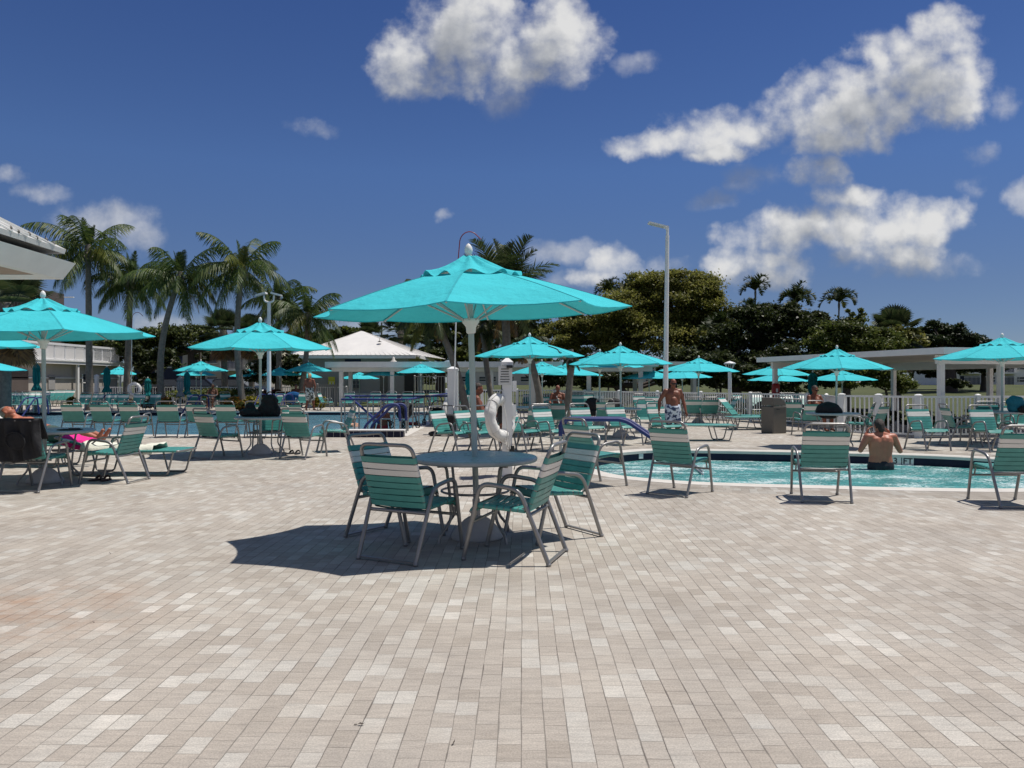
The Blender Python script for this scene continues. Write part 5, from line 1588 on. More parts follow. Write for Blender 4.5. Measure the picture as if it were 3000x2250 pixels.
for l, d, L_, n in [('added undergrowth standing in for shade below the trees between the walkway and the lamp pole', 44, [(1720, 1118, 70, 34), (1800, 1112, 60, 38), (1620, 1120, 50, 30)], 9000),
                    ('added undergrowth standing in for shade below the trees just right of the lamp pole', 43, [(1970, 1116, 45, 34), (2030, 1108, 30, 30)], 5000),
                    ('added undergrowth standing in for shade below the trees around the post lantern', 42, [(2100, 1112, 50, 40), (2180, 1115, 60, 40), (2110, 1080, 50, 40)], 9000),
                    ('added undergrowth standing in for shade below the trees behind the red box', 40, [(2270, 1118, 60, 40), (2360, 1115, 70, 42), (2440, 1120, 60, 40)], 10000)]:
    T(l, L_[0][0], d, L_, n, .12, 'leaf_dark', 0, .04, name='shrub', group=UG2, cat='shrub', nclump=90, limbs=False)
BG = 'flower beds on the far deck'
for l, u, v, d, w, h, leaf, n in [('croton bed at the foot of the third palm', 462, 1186, 37.3, 48, 22, 'leaf_croton', 1500), ('croton bed left of the bent palm', 690, 1188, 37.2, 40, 22, 'leaf_croton', 1400),
                            ('yellow and green bed right of the bent palm', 755, 1180, 37.6, 42, 20, 'leaf_yellow', 1400), ('red leaved hedge behind the poolside lamp', 810, 1160, 41, 60, 16, 'leaf_red', 1500),
                            ('bright yellow bush right of the man in leaf print trunks', 936, 1183, 38.6, 19, 21, 'leaf_yellow', 1000), ('croton clump at the foot of the second palm', 372, 1180, 39.6, 20, 22, 'leaf_croton', 700),
                            ('low hedge before the parked cars', 620, 1152, 44.5, 120, 14, 'leaf_mid', 2600), ('small bush beside the beige building wall', 210, 1176, 38.6, 12, 12, 'leaf_yellow', 400),
                            ('green bush between sunlit chairs right of the life ring', 1548, 1256, 18.6, 12, 18, 'leaf_mid', 500)]:
    T(l, u, d, [(u, v, w, h), (u - w * .4, v + h * .3, w * .5, h * .6), (u + w * .45, v + h * .2, w * .5, h * .7)], n, .11 if d > 30 else .06, leaf, 0, .02, name='flower_bed', group=BG, cat='shrub', nclump=40, limbs=False)
for l, a_, b_, h_, n_ in [('added low dark hedge standing in for shade behind the front fence at the right', (xd(2500, 21.6), 21.6), (17.0, 21.6), .62, 15000), ('added dark hedge standing in for shade along the diagonal fence behind the loungers', (4.6, 33.4), (10.6, 24.9), .80, 14000)]:  # dark hedges added so the gaps between pickets read as shade
    A_, B_ = Vector((a_[0], a_[1])), Vector((b_[0], b_[1])); L_ = (B_ - A_).length; k_ = int(L_ / .7)
    lb = []
    for i in range(k_):
        q = (B_ - A_) * ((i + .5) / k_); lb.append(((q.x, q.y, h_ * .5), (.55, .4, h_ * random.uniform(.46, .56))))
    tree('hedge', l, (A_.x, A_.y, 0), lb, n_, .055, 'leaf_dark', 0, False, 'added hedges behind the fences', .3, k_ * 12, 'hedge').children
# hedges that close the far horizon
def far_wood(label, u0, u1, d, vtop, n, leaf, z=0):
    x0, x1 = xd(u0, d), xd(u1, d); zt = zv(vtop, d)
    L = []; k = int((x1 - x0) / 5) + 1
    for i in range(k):
        x = x0 + (x1 - x0) * (i + .5) / k
        L.append(((x, d + random.uniform(-1, 3), zt * random.uniform(.40, .55)), (4.2, 3, zt * random.uniform(.40, .52))))
    P = lobes_points(L, n, .3, k * 22); P = P[P[:, 2] > 0]
    o = quads_mesh('far_wood', leaf_quads(P, .26), [M[leaf]])
    return tag(o, label, 'woods', None, 'stuff')
far_wood('distant line of trees closing the horizon', -250, 3300, 118, 1062, 42000, 'leaf_dark')
# ================================================================== buildings
def seam_roof(mb, pts, n, m=0):
    """quad roof face a,b (eave) c,d (ridge) with standing seams"""
    a, b, c, d = [Vector(p) for p in pts]
    mb.add([a, b, c, d], [(0, 1, 2, 3)], m)
    for i in range(1, n):
        t = i / n; p = a.lerp(b, t); q = d.lerp(c, t)
        mb.bar(p + Vector((0, 0, .012)), q + Vector((0, 0, .012)), .028, .03, m)
# --- grey building with white hip roof
d0 = 50.0
x0, x1 = xd(845, d0), xd(1216, d0)
ez = zv(1040, d0); az = zv(970, 54.5)
root = thing('pool_house', 'grey pool house with a white hip roof behind the pool', 'building', ((x0 + x1) / 2, d0 + 4.6, 0))
cx, cy = (x0 + x1) / 2, d0 + 4.6
W = (x1 - x0) / 2; D = 4.6
mb = MB(); mb.box((0, 0, (ez - .1) / 2), (2 * W - 1.0, 2 * D - 1.2, ez - .1)); mb.build('wall', [M['greywall']], root)
rf = MB()
rx = xd(1058, 54.5) - cx
A, B, Cc, Dd = (-W, -D, ez), (W, -D, ez), (W + 1.2, D, ez), (-W, D, ez)
Rg0 = (rx - .02, .0, az); Rg1 = (rx + .02, .6, az)
seam_roof(rf, [A, B, Rg1, Rg0], 26); seam_roof(rf, [B, Cc, Rg1, Rg1], 10); seam_roof(rf, [Cc, Dd, Rg0, Rg1], 10); seam_roof(rf, [Dd, A, Rg0, Rg0], 10)
roof = rf.build('roof', [M['metalroof']], root)
mb = MB(); mb.box((0, -D + .06, ez - .12), (2 * W + .04, .08, .20)); mb.box((W + .3, 0, ez - .12), (.08, 2 * D, .20)); mb.box((-W + .04, 0, ez - .12), (.08, 2 * D - .1, .2)); mb.box((.3, 0, ez - .08), (2 * W - .3, 2 * D - .3, .03)); mb.build('fascia', [M['white']], root)
mb = MB(); vx = xd(1112, 52) - cx; mb.lathe([(.16, 0), (.02, .08), (.02, .25)], 10, (vx, -D + 2.0, ez + .95)); mb.build('roof_vent', [M['bin']], roof)
fy = -D + .6
wn = MB(); wx = xd(1038, 50.6) - cx; wn.box((wx, fy - .02, zv(1120, 50.6)), (.78, .06, .75)); o = wn.build('window', [M['glass']], root)
fr = MB()
for i in range(4): fr.box((wx - .39 + .26 * i, fy - .06, zv(1120, 50.6)), (.03, .04, .78))
for i in range(4): fr.box((wx, fy - .055, zv(1120, 50.6) - .38 + .253 * i), (.78, .03, .025))
fr.build('glazing_bars', [M['greywall']], o)
MB().box((xd(1030, 50.6) - cx, fy - .03, zv(1083, 50.6)), (1.10, .10, .22)).build('awning_panel', [M['tealpanel']], root)
MB().box((xd(1034, 50.6) - cx, fy - .02, zv(1056, 50.6)), (1.06, .05, .16)).build('louvre', [M['navywall']], root)
MB().box((xd(1080, 50.6) - cx, fy - .12, .32), (3.2, .22, .64)).build('plinth', [M['white']], root)
for u_, w_ in ((1125, .5), (1205, .9)): MB().box((xd(u_, 50.6) - cx, fy - .02, 1.0), (w_, .05, 2.0)).build('door', [M['bin'] if u_ < 1200 else M['dark']], root)
sgn = thing('notice_board', 'yellow notice sign on the grey pool house wall', 'sign', (xd(971, 50.4), 50.6 - .06 - .5 + .4, zv(1116, 50.4)))
MB().box((0, 0, 0), (.43, .02, .55)).build('board', [M['yellow']], sgn)
m_ = MB(); m_.box((0, -.012, -.04), (.40, .006, .015))
for i in range(2): m_.box((-.1 + .2 * i, -.012, -.16), (.09, .006, .12))
m_.build('marks', [M['sign']], sgn)
# --- flat white covered walkway
def canopy_roof(name, label, a, b, wdt, zt, th, posts, pz=None, fm='white', group='flat white shade roofs', pw=.15, bw=.14, beam=.22):
    """flat roof from a to b (front edge) extending wdt behind; posts: list of (t along, s across)"""
    a = Vector((a[0], a[1], 0)); b = Vector((b[0], b[1], 0)); d = b - a; L = d.length; d.normalize(); n = Vector((-d.y, d.x, 0))
    if n.y < 0: n = -n
    root = thing(name, label, 'shade roof', (a.x, a.y, 0), 0, group)
    ang = math.atan2(d.y, d.x); rot = Matrix.Rotation(ang, 3, 'Z')
    c = d * L / 2 + n * wdt / 2
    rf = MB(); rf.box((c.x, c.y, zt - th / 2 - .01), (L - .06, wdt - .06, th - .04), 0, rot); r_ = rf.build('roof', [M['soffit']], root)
    f = MB()
    for s in (0, wdt):
        p = d * L / 2 + n * s; f.box((p.x, p.y, zt - th / 2), (L, .06, th), 0, rot)
    for t in (.03, L - .03):
        p = d * t + n * wdt / 2; f.box((p.x, p.y, zt - th / 2), (.06, wdt - .065, th), 0, rot)
    f.build('fascia', [M[fm]], root)
    if beam:
        bm_ = MB()
        for s in sorted(set(q[1] for q in posts)):
            p = d * L / 2 + n * s; bm_.box((p.x, p.y, zt - th - beam / 2), (L - .5, bw, beam), 0, rot)
        bm_.build('beam', [M[fm]], root)
    for (t, s) in posts:
        p = d * t + n * s
        h = zt - th - (beam or 0)
        MB().box((p.x, p.y, h / 2), (pw, pw, h), 0, rot).build('post', [M[fm]], root)
    return root
dW_ = 43.0
canopy_roof('covered_walkway', 'long flat white walkway roof in front of the grey pool house', (xd(952, dW_), dW_), (xd(1650, dW_), dW_ - .5), 3.0, zv(1060, dW_), .32,
            [(.8, .5), (3.7, .5), (7.0, .5), (9.3, .5), (11.5, .5), (.8, 2.6), (7.0, 2.6)], pw=.22)
canopy_roof('shade_pavilion', 'flat white shade roof behind the umbrellas left of the tall lamp pole', (xd(1535, 34.5), 34.5), (xd(1930, 34.0), 34.0), 4.0, zv(1060, 34), .20, [(.4, .3), (2.9, .3), (5.2, .3), (.4, 3.6), (5.2, 3.6)], fm='offwhite', pw=.2)
canopy_roof('shade_pavilion', 'low flat white shade roof right of the tall lamp pole behind umbrellas', (xd(1945, 36), 36), (xd(2075, 37), 37.0), 4.0, zv(1059, 36), .16, [(.3, .3), (1.9, .3)], fm='offwhite', pw=.2)
# right pavilion
C0 = Vector((xd(2765, 19.2), 19.2)); e1 = Vector((xd(2216, 27.5), 27.5)) - C0; L1 = e1.length; e1.normalize(); e2 = Vector((-e1.y, e1.x));
if e2.x < 0: e2 = -e2
zt = zv(1017, 19.2)
root = thing('shade_pavilion', 'large flat roofed white pavilion at the right with square posts', 'shade roof', (C0.x, C0.y, 0), 0, 'flat white shade roofs')
W2 = 6.2
def P2(t, s, z): q = e1 * t + e2 * s; return Vector((q.x, q.y, z))
def slab(t0, t1, s0, s1, z0, z1, name, m, tilt=0):
    mb = MB(); vs = [P2(t, s, z) for z in (z0, z1) for (t, s) in ((t0, s0), (t1, s0), (t1, s1), (t0, s1))]
    mb.add(vs, [(3, 2, 1, 0), (4, 5, 6, 7), (0, 1, 5, 4), (1, 2, 6, 5), (2, 3, 7, 6), (3, 0, 4, 7)], 0)
    return mb.build(name, [M[m]], root)
slab(.05, L1 - .05, .05, W2 - .05, zt - .13, zt - .02, 'roof', 'metalroof')
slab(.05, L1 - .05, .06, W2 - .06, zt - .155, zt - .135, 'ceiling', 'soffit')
for nm, q in (('fascia', (0, L1, 0, .05)), ('fascia', (0, L1, W2 - .05, W2)), ('fascia', (0, .048, .052, W2 - .052)), ('fascia', (L1 - .048, L1, .052, W2 - .052))): slab(*q, zt - .165, zt, nm, 'white')
[slab(t_ - .07, t_ + .07, .30, W2 - 1.21, zt - .40, zt - .175, 'beam', 'white') for t_ in (.55, L1 - .5)]; slab(.2, L1 - .2, W2 - 1.2, W2 - 1.05, zt - .45, zt - .175, 'beam', 'white')
for t, s in ((.55, .425), (L1 - .5, .425), (.55, 2.3), (3.6, W2 - 1.125), (L1 - .8, W2 - 1.125), (.6, W2 - 1.125)):
    slab(t - .066, t + .066, s - .066, s + .066, 0, zt - .401 if s < 2.5 else zt - .451, 'post', 'white')
redp = C0 + e1 * (L1 - .5) + e2 * .425
rb = thing('call_box', 'dark red box mounted on the far left pavilion post', 'box', (redp.x - .03, redp.y - .16, zv(1147, 27)))
mb = MB(); mb.box((0, 0, 0), (.26, .14, .48)); mb.box((0, -.01, .26), (.24, .12, .06), 0, None, .8); o = mb.build('case', [M['red']], rb)
bv = o.modifiers.new('b', 'BEVEL'); bv.width = .025; bv.segments = 2
MB().box((.02, -.078, .04), (.07, .01, .13)).build('label_plate', [M['sign']], rb)

# --- near white canopy and metal roof at the top left
root = thing('clubhouse', 'white clubhouse eave with a deep fascia and metal roof at the upper left', 'building', (-8.5, 15, 0))
def rel(p): return (p[0] + 8.5, p[1] - 15, p[2])
mb = MB()
xa, ya, zb, ztp = xd(222, 15), 15.0, zv(820, 15), zv(772, 15)
vs = [rel(p) for p in ((-22, 4, ztp), (xa + .55, 4, ztp), (xa, ya, ztp), (-22, ya, ztp), (-22, 4.2, zb), (xa + .30, 4.2, zb), (xa - .22, ya - .05, zb), (-22, ya - .05, zb))]
mb.add(vs, [(0, 1, 2, 3), (1, 5, 6, 2), (2, 6, 7, 3), (0, 4, 5, 1)], 0)
ys = ya - .60
vs = [rel(p) for p in ((-22, 4.2, zb), (xa + .30, 4.2, zb), (xa - .22, ya - .05, zb), (-22, ya - .05, zb), (-22, 4.6, zb + .02), (xa - .02, 4.6, zb + .02), (xa - .44, ys, zb + .02), (-22, ys, zb + .02))]
mb.add(vs, [(0, 1, 5, 4), (1, 2, 6, 5), (2, 3, 7, 6)], 0)
mb.build('fascia', [M['white']], root)
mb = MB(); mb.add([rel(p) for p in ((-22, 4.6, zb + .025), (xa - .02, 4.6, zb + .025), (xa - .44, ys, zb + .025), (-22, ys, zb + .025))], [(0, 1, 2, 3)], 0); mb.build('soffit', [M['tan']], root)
mb = MB(); mb.box((-8.5, -4.5, 1.6), (8.0, 8.0, 3.2)); mb.build('wall', [M['offwhite']], root)
# upper metal roof: hip with rolled eave and snow-guard studs
ec = Vector(rel((xd(194, 14.6), 14.6, zv(731, 14.6)))); 
rid = Vector(rel((xd(-60, 12.2), 12.2, zv(606, 12.2))))
mb = MB()
near = ec + Vector((.55, -9.5, 0)); ridn = rid + Vector((.0, -6.0, .0))
farl = ec + Vector((-12, .2, 0)); 
seam_roof(mb, [near, ec, rid, ridn], 22); seam_roof(mb, [ec, farl, rid + Vector((-2, 0, .2)), rid], 20)
mb.add([near, ec, ec + Vector((-.02, -.02, -.09)), near + Vector((-.02, 0, -.09))], [(0, 1, 2, 3)], 0)
mb.add([ec, farl, farl + Vector((0, -.02, -.09)), ec + Vector((-.02, -.02, -.09))], [(0, 1, 2, 3)], 0)
rf_ = mb.build('roof', [M['metalroof']], root)
for i in range(7):
    t = .03 + i * .06
    for f_ in (.06, .16):
        p = ec.lerp(near, t).lerp(rid.lerp(ridn, t), f_); MB().lathe([(.025, 0), (.025, .03), (.012, .06)], 8, p).build('roof_stud', [M['bin']], rf_)
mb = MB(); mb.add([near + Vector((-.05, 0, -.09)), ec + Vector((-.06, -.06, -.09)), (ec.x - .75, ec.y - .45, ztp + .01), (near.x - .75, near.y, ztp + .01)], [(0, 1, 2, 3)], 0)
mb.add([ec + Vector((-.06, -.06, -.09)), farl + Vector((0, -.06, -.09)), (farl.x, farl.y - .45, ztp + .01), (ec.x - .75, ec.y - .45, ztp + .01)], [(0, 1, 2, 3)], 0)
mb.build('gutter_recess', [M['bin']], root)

# --- two-storey building with balcony at the left
bxr = xd(345, 58); y0_, y1_ = 43.5, 58.0
zf = zv(1066, 58); zr = zv(1024, 58)
root = thing('balcony_building', 'low beige building with a white railed roof terrace at the left', 'building', (bxr, 51, 0))
def rl(x, y, z): return (x - bxr, y - 51, z)
mb = MB(); mb.box(rl(bxr - 4.95, 50.7, (zf - .2) / 2), (10, 14.4, zf - .2)); mb.build('wall', [M['beige']], root)
mb = MB(); mb.box(rl(bxr - 5, 50.7, zf - .10), (11.0, 15.0, .18)); mb.box(rl(bxr - 5, 50.7, zf + .03), (11.1, 15.1, .08)); mb.build('terrace_slab', [M['white']], root)
mb = MB(); mb.box(rl(bxr + 0.09, 50.7, zf * .60), (.06, 14.5, .07)); mb.build('wall_band', [M['white']], root)
mb = MB()
n_ = 150
for i in range(n_ + 1):
    y = y0_ + .05 + (y1_ - y0_ - .1) * i / n_; big = i % 12 == 0
    mb.box(rl(bxr + .40, y, (zf + zr) / 2 + .03), (.05 if big else .02, .07 if big else .022, zr - zf - .06))
for i in range(40): mb.box(rl(bxr + .4 - i * .115, y1_ - .05, (zf + zr) / 2 + .03), (.02, .02, zr - zf - .06))
for z in (zf + .12, zr - .12): mb.box(rl(bxr + .40, (y0_ + y1_) / 2, z), (.05, y1_ - y0_, .04))
mb.box(rl(bxr + .40, (y0_ + y1_) / 2, zr), (.16, y1_ - y0_, .14)); mb.box(rl(bxr - 2, y1_ - .05, zr), (4.7, .16, .14))
mb.build('terrace_railing', [M['white_pvc']], root)
mb = MB(); mb.box(rl(bxr - 3.5, 51, (zf + zr) / 2 + .1), (4.5, 13, zr - zf - .1)); mb.build('upper_wall', [M['offwhite']], root)
for y in (52.0, 57.6): MB().box(rl(bxr + .36, y, (zf - .2) / 2), (.14, .2, zf - .2)).build('column', [M['white']], root)
w = MB(); w.box(rl(bxr + 0.09, 53.4, 1.30), (.06, .75, 1.25)); o = w.build('window', [M['glass']], root)
MB().box(rl(bxr + 0.12, 53.4, 1.35), (.06, .85, .06)).box(rl(bxr + 0.12, 53.0, 1.30), (.06, .07, 1.3)).box(rl(bxr + 0.12, 53.8, 1.30), (.06, .07, 1.3)).build('window_frame', [M['white']], o)
MB().box(rl(bxr + 0.08, 45.5, 1.05), (.08, 3.2, 2.1)).build('doorway', [M['darkroof']], root)
MB().box(rl(bxr + 0.09, 49.5, 1.35), (.06, .7, .9)).build('vent_panel', [M['greywall']], root)
# dark louvred building high at the left
root = thing('louvred_block', 'dark brown louvred block rising behind the left umbrella', 'building', (xd(40, 66), 68, 0))
MB().box((0, 0, zv(846, 66) / 2), (4.0, 4, zv(846, 66))).build('wall', [M['darkroof']], root)
mb = MB()
for i in range(14): mb.box((-1.9 + i * .29, -2.05, zv(885, 66)), (.09, .08, 2.4))
mb.build('louvre', [M['bin']], root)
# beige flats behind the left fence
def flats(label, xa_, xb_, d, z0, h, wm, wins, storeys, name='apartment_block', group='distant apartment blocks', roofm='white', balc=()):
    root = thing(name, label, 'building', ((xa_ + xb_) / 2, d + 4, z0), 0, group)
    W = xb_ - xa_
    MB().box((0, 0, h / 2), (W, 8, h)).build('wall', [M[wm]], root)
    MB().box((0, 0, h + .12), (W + .5, 8.5, .24)).build('roof', [M[roofm]], root)
    for fx in wins:
        for s in range(storeys):
            z = h / storeys * (s + .52)
            w = MB().box((fx * W - W / 2, -4.01, z), (1.0, .06, h / storeys * .42)).build('window', [M['glass']], root)
            MB().box((fx * W - W / 2, -4.03, z - h / storeys * .22), (1.15, .10, .07)).box((fx * W - W / 2, -4.03, z + .02), (1.0, .08, .05)).build('window_frame', [M['white']], w)
    for fx, s, bw_ in balc:
        z = h / storeys * s + .05
        b_ = MB().box((fx * W - W / 2, -4.5, z), (bw_, 1.0, .16)).build('balcony', [M['white']], root)
        MB().box((fx * W - W / 2, -4.03, z + h / storeys * .42), (bw_ * .9, .05, h / storeys * .7)).build('balcony_door', [M['navywall']], b_)
        r_ = MB().box((fx * W - W / 2, -4.97, z + .95), (bw_, .04, .05))
        for i in range(int(bw_ / .14)): r_.box((fx * W - W / 2 - bw_ / 2 + .07 + i * .14, -4.97, z + .5), (.02, .02, .9))
        r_.build('balcony_rail', [M['white_pvc']], b_)
    return root
flats('beige flats behind the parked cars at the left', xd(535, 84), xd(790, 84), 84, 0, zv(1015, 84), 'beige', (.12, .34, .80), 2, balc=((.58, 0, 2.2), (.58, 1, 2.2)))
flats('dark fronted flats between the palms at the far left', xd(395, 88), xd(532, 88), 88, 0, zv(1035, 88), 'navywall', (.3, .7), 2, roofm='bin')
flats('white flats seen under the walkway roof in the centre', xd(1335, 98), xd(1560, 98), 98, 1.0, zv(1062, 98) - 1.0, 'offwhite', (.12, .36, .47, .7, .9), 2)
flats('white flats half hidden by trees in the middle right', xd(1640, 96), xd(2080, 96), 96, 1.0, zv(1068, 96) - 1.0, 'offwhite', (.15, .4, .6, .85), 2)
flats('white balconied flats behind the pavilion at the far right', xd(2790, 84), xd(3160, 84), 84, .95, zv(1058, 84) - .95, 'white', (.30, .55, .62), 2, balc=((.14, 0, 2.4), (.14, 1, 2.4), (.42, 0, 2.0), (.42, 1, 2.0), (.75, 0, 2.6), (.75, 1, 2.6)))
# parked cars behind the left fence
def make_car(label):
    root = thing('parked_car', label, 'car')
    prof = [(-2.2, .35), (-2.25, .75), (-2.1, .92), (-1.55, .98), (-.95, 1.42), (.55, 1.45), (1.25, 1.0), (2.05, .86), (2.25, .6), (2.2, .35)]
    n = len(prof)
    mb = MB(); vs = []
    for y, k in ((-.85, .96), (-.88, 1), (.88, 1), (.85, .96)):
        for (x, z) in prof: vs.append((x * (k if z < 1 else k), y * (1.0 if z < 1.1 else .82), z))
    fs = []
    for r_ in range(3):
        for i in range(n): fs.append((r_ * n + i, r_ * n + (i + 1) % n, (r_ + 1) * n + (i + 1) % n, (r_ + 1) * n + i))
    fs += [tuple(range(n))[::-1], tuple(range(3 * n, 4 * n))]
    mb.add(vs, fs); body = mb.build('body', [M['car']], root)
    g_ = MB()
    for s in (-1, 1): g_.add([(-1.25, s * .862, 1.02), (1.05, s * .862, 1.02), (.48, s * .745, 1.38), (-.88, s * .745, 1.38)], [(0, 1, 2, 3) if s < 0 else (3, 2, 1, 0)])
    g_.add([(1.22, -.78, 1.03), (1.22, .78, 1.03), (.60, .66, 1.42), (.60, -.66, 1.42)], [(0, 1, 2, 3)])
    g_.build('window', [M['glass']], root)
    for x in (-1.35, 1.4):
        for s in (-1, 1):
            w = MB(); w.tube([(x, s * .72, .33), (x, s * .9, .33)], .33, 18); o = w.build('wheel', [M['rubber']], root)
            MB().tube([(x, s * .9, .33), (x, s * .905, .33)], .2, 14).build('rim', [M['steel']], o)
    for s in (-1, 1): MB().ell((2.16, s * .62, .70), (.1, .18, .09)).build('headlight', [M['sign']], root)
    return root
car_p = Proto(make_car('dark car'))
for u, d, hd, l in [(520, 53, 20, 'dark car behind the fence right of the third palm'), (600, 53, 14, 'dark car behind the fence below the far left umbrella pair'), (690, 53, 10, 'dark car behind the fence left of the bent palm')]:
    car_p.place(xd(u, d), d, hd, l, 'dark cars parked behind the left fence', cat='car', scale=1.12)

# ================================================================== lamps, posts, bins
def pole_lamp():
    d = 24.0; x = xd(1949, d); top = zv(690, d)
    root = thing('lamp_pole', 'tall white lamp pole with one flat slanting head behind the standing man', 'street lamp', (x, d, 0))
    MB().tube([(0, 0, 0), (.03, 0, top * .5), (.065, 0, top)], [.085, .072, .06], 14).build('pole', [M['white_pvc']], root)
    mb = MB(); mb.tube([(.065, 0, top), (.07, 0, top + .25)], .045, 10); mb.box((.05, 0, top + .25), (.10, .09, .10)); mb.build('bracket', [M['white_pvc']], root)
    rot = Matrix.Rotation(R(14), 3, 'Y')
    mb = MB(); mb.box((-.26, 0, top + .33), (.56, .26, .05), 0, rot); hd = mb.build('lamp_head', [M['white_pvc']], root)
    MB().box((-.27, 0, top + .298), (.46, .20, .012), 0, rot).build('lens', [M['lampdark']], hd)
    d = 37.0; x = xd(788, d); top = zv(884, d)
    root = thing('lamp_pole', 'white double headed lamp pole behind the poolside umbrella', 'street lamp', (x, d, 0))
    MB().tube([(0, 0, 0), (0, 0, top)], [.11, .085], 12).build('pole', [M['white_pvc']], root)
    for s in (-1, 1):
        MB().tube(fillet([(0, 0, top - .02), (s * .22, 0, top + .02), (s * .24, 0, top + .30)], .1), .045, 8).build('arm', [M['white_pvc']], root)
        rot = Matrix.Rotation(R(14 * s), 3, 'Y')
        h_ = MB().box((s * .36, 0, top + .36), (.48, .36, .08), 0, rot).build('lamp_head', [M['white_pvc']], root)
        MB().box((s * .36, 0, top + .312), (.38, .28, .012), 0, rot).build('lens', [M['lampdark']], h_)
    d = 31.5; x = xd(2138, d); top = zv(1086, d)
    root = thing('post_lantern', 'white post with a flared lantern left of the pavilion', 'street lamp', (x, d, 0))
    MB().tube([(0, 0, 0), (0, 0, top)], .075, 10).build('post', [M['white_pvc']], root)
    mb = MB()
    for k in range(6):
        a = k * math.pi / 3; mb.tube([(.07 * math.cos(a), .07 * math.sin(a), top), (.20 * math.cos(a), .20 * math.sin(a), top + .27)], .012, 5)
    mb.lathe([(.06, top), (.08, top + .03)], 12); l_ = mb.build('lantern_cage', [M['white_pvc']], root)
    MB().lathe([(.26, top + .27), (.20, top + .33), (.06, top + .38), (0, top + .40)], 14).build('lantern_cap', [M['white_pvc']], root)
    for u, d, v, l in [(586, 60, 962, 'thin brown street lamp pole behind the far left umbrellas')]:
        x = xd(u, d); t = zv(v, d)
        root = thing('street_lamp', l, 'street lamp', (x, d, 0))
        MB().tube([(0, 0, 0), (0, 0, t)], .10, 8).build('pole', [M['trunk_palm']], root)
        MB().tube([(0, 0, t), (.55, 0, t + .1)], .05, 6).box((.5, 0, t + .1), (.5, .25, .08)).build('lamp_head', [M['bin']], root)
    x = xd(983, 60); t = zv(945, 60)
    o = MB().tube([(0, 0, 0), (0, 0, t)], .09, 8).build('utility_pole', [M['trunk_palm']]); o.location = (xd(1118, 82), 82, 0); o.scale = (1, 1, zv(945, 82) / t); tag(o, 'thin dark utility pole rising behind the white hip roof', 'pole')
    d = 60; root = thing('street_lamp', 'street lamp with a long pale arm behind the top of the left umbrella', 'street lamp', (xd(150, d), d, 0))
    t = zv(885, d)
    MB().tube([(0, 0, 0), (0, 0, t)], .09, 8).build('pole', [M['trunk_palm']], root)
    MB().tube([(0, 0, t - .1), (.4, 0, t + .3), (1.1, 0, t + .38)], .04, 6).build('arm', [M['bin']], root)
    MB().box((1.4, 0, t + .38), (.7, .2, .07)).build('lamp_head', [M['white_pvc']], root)
pole_lamp()

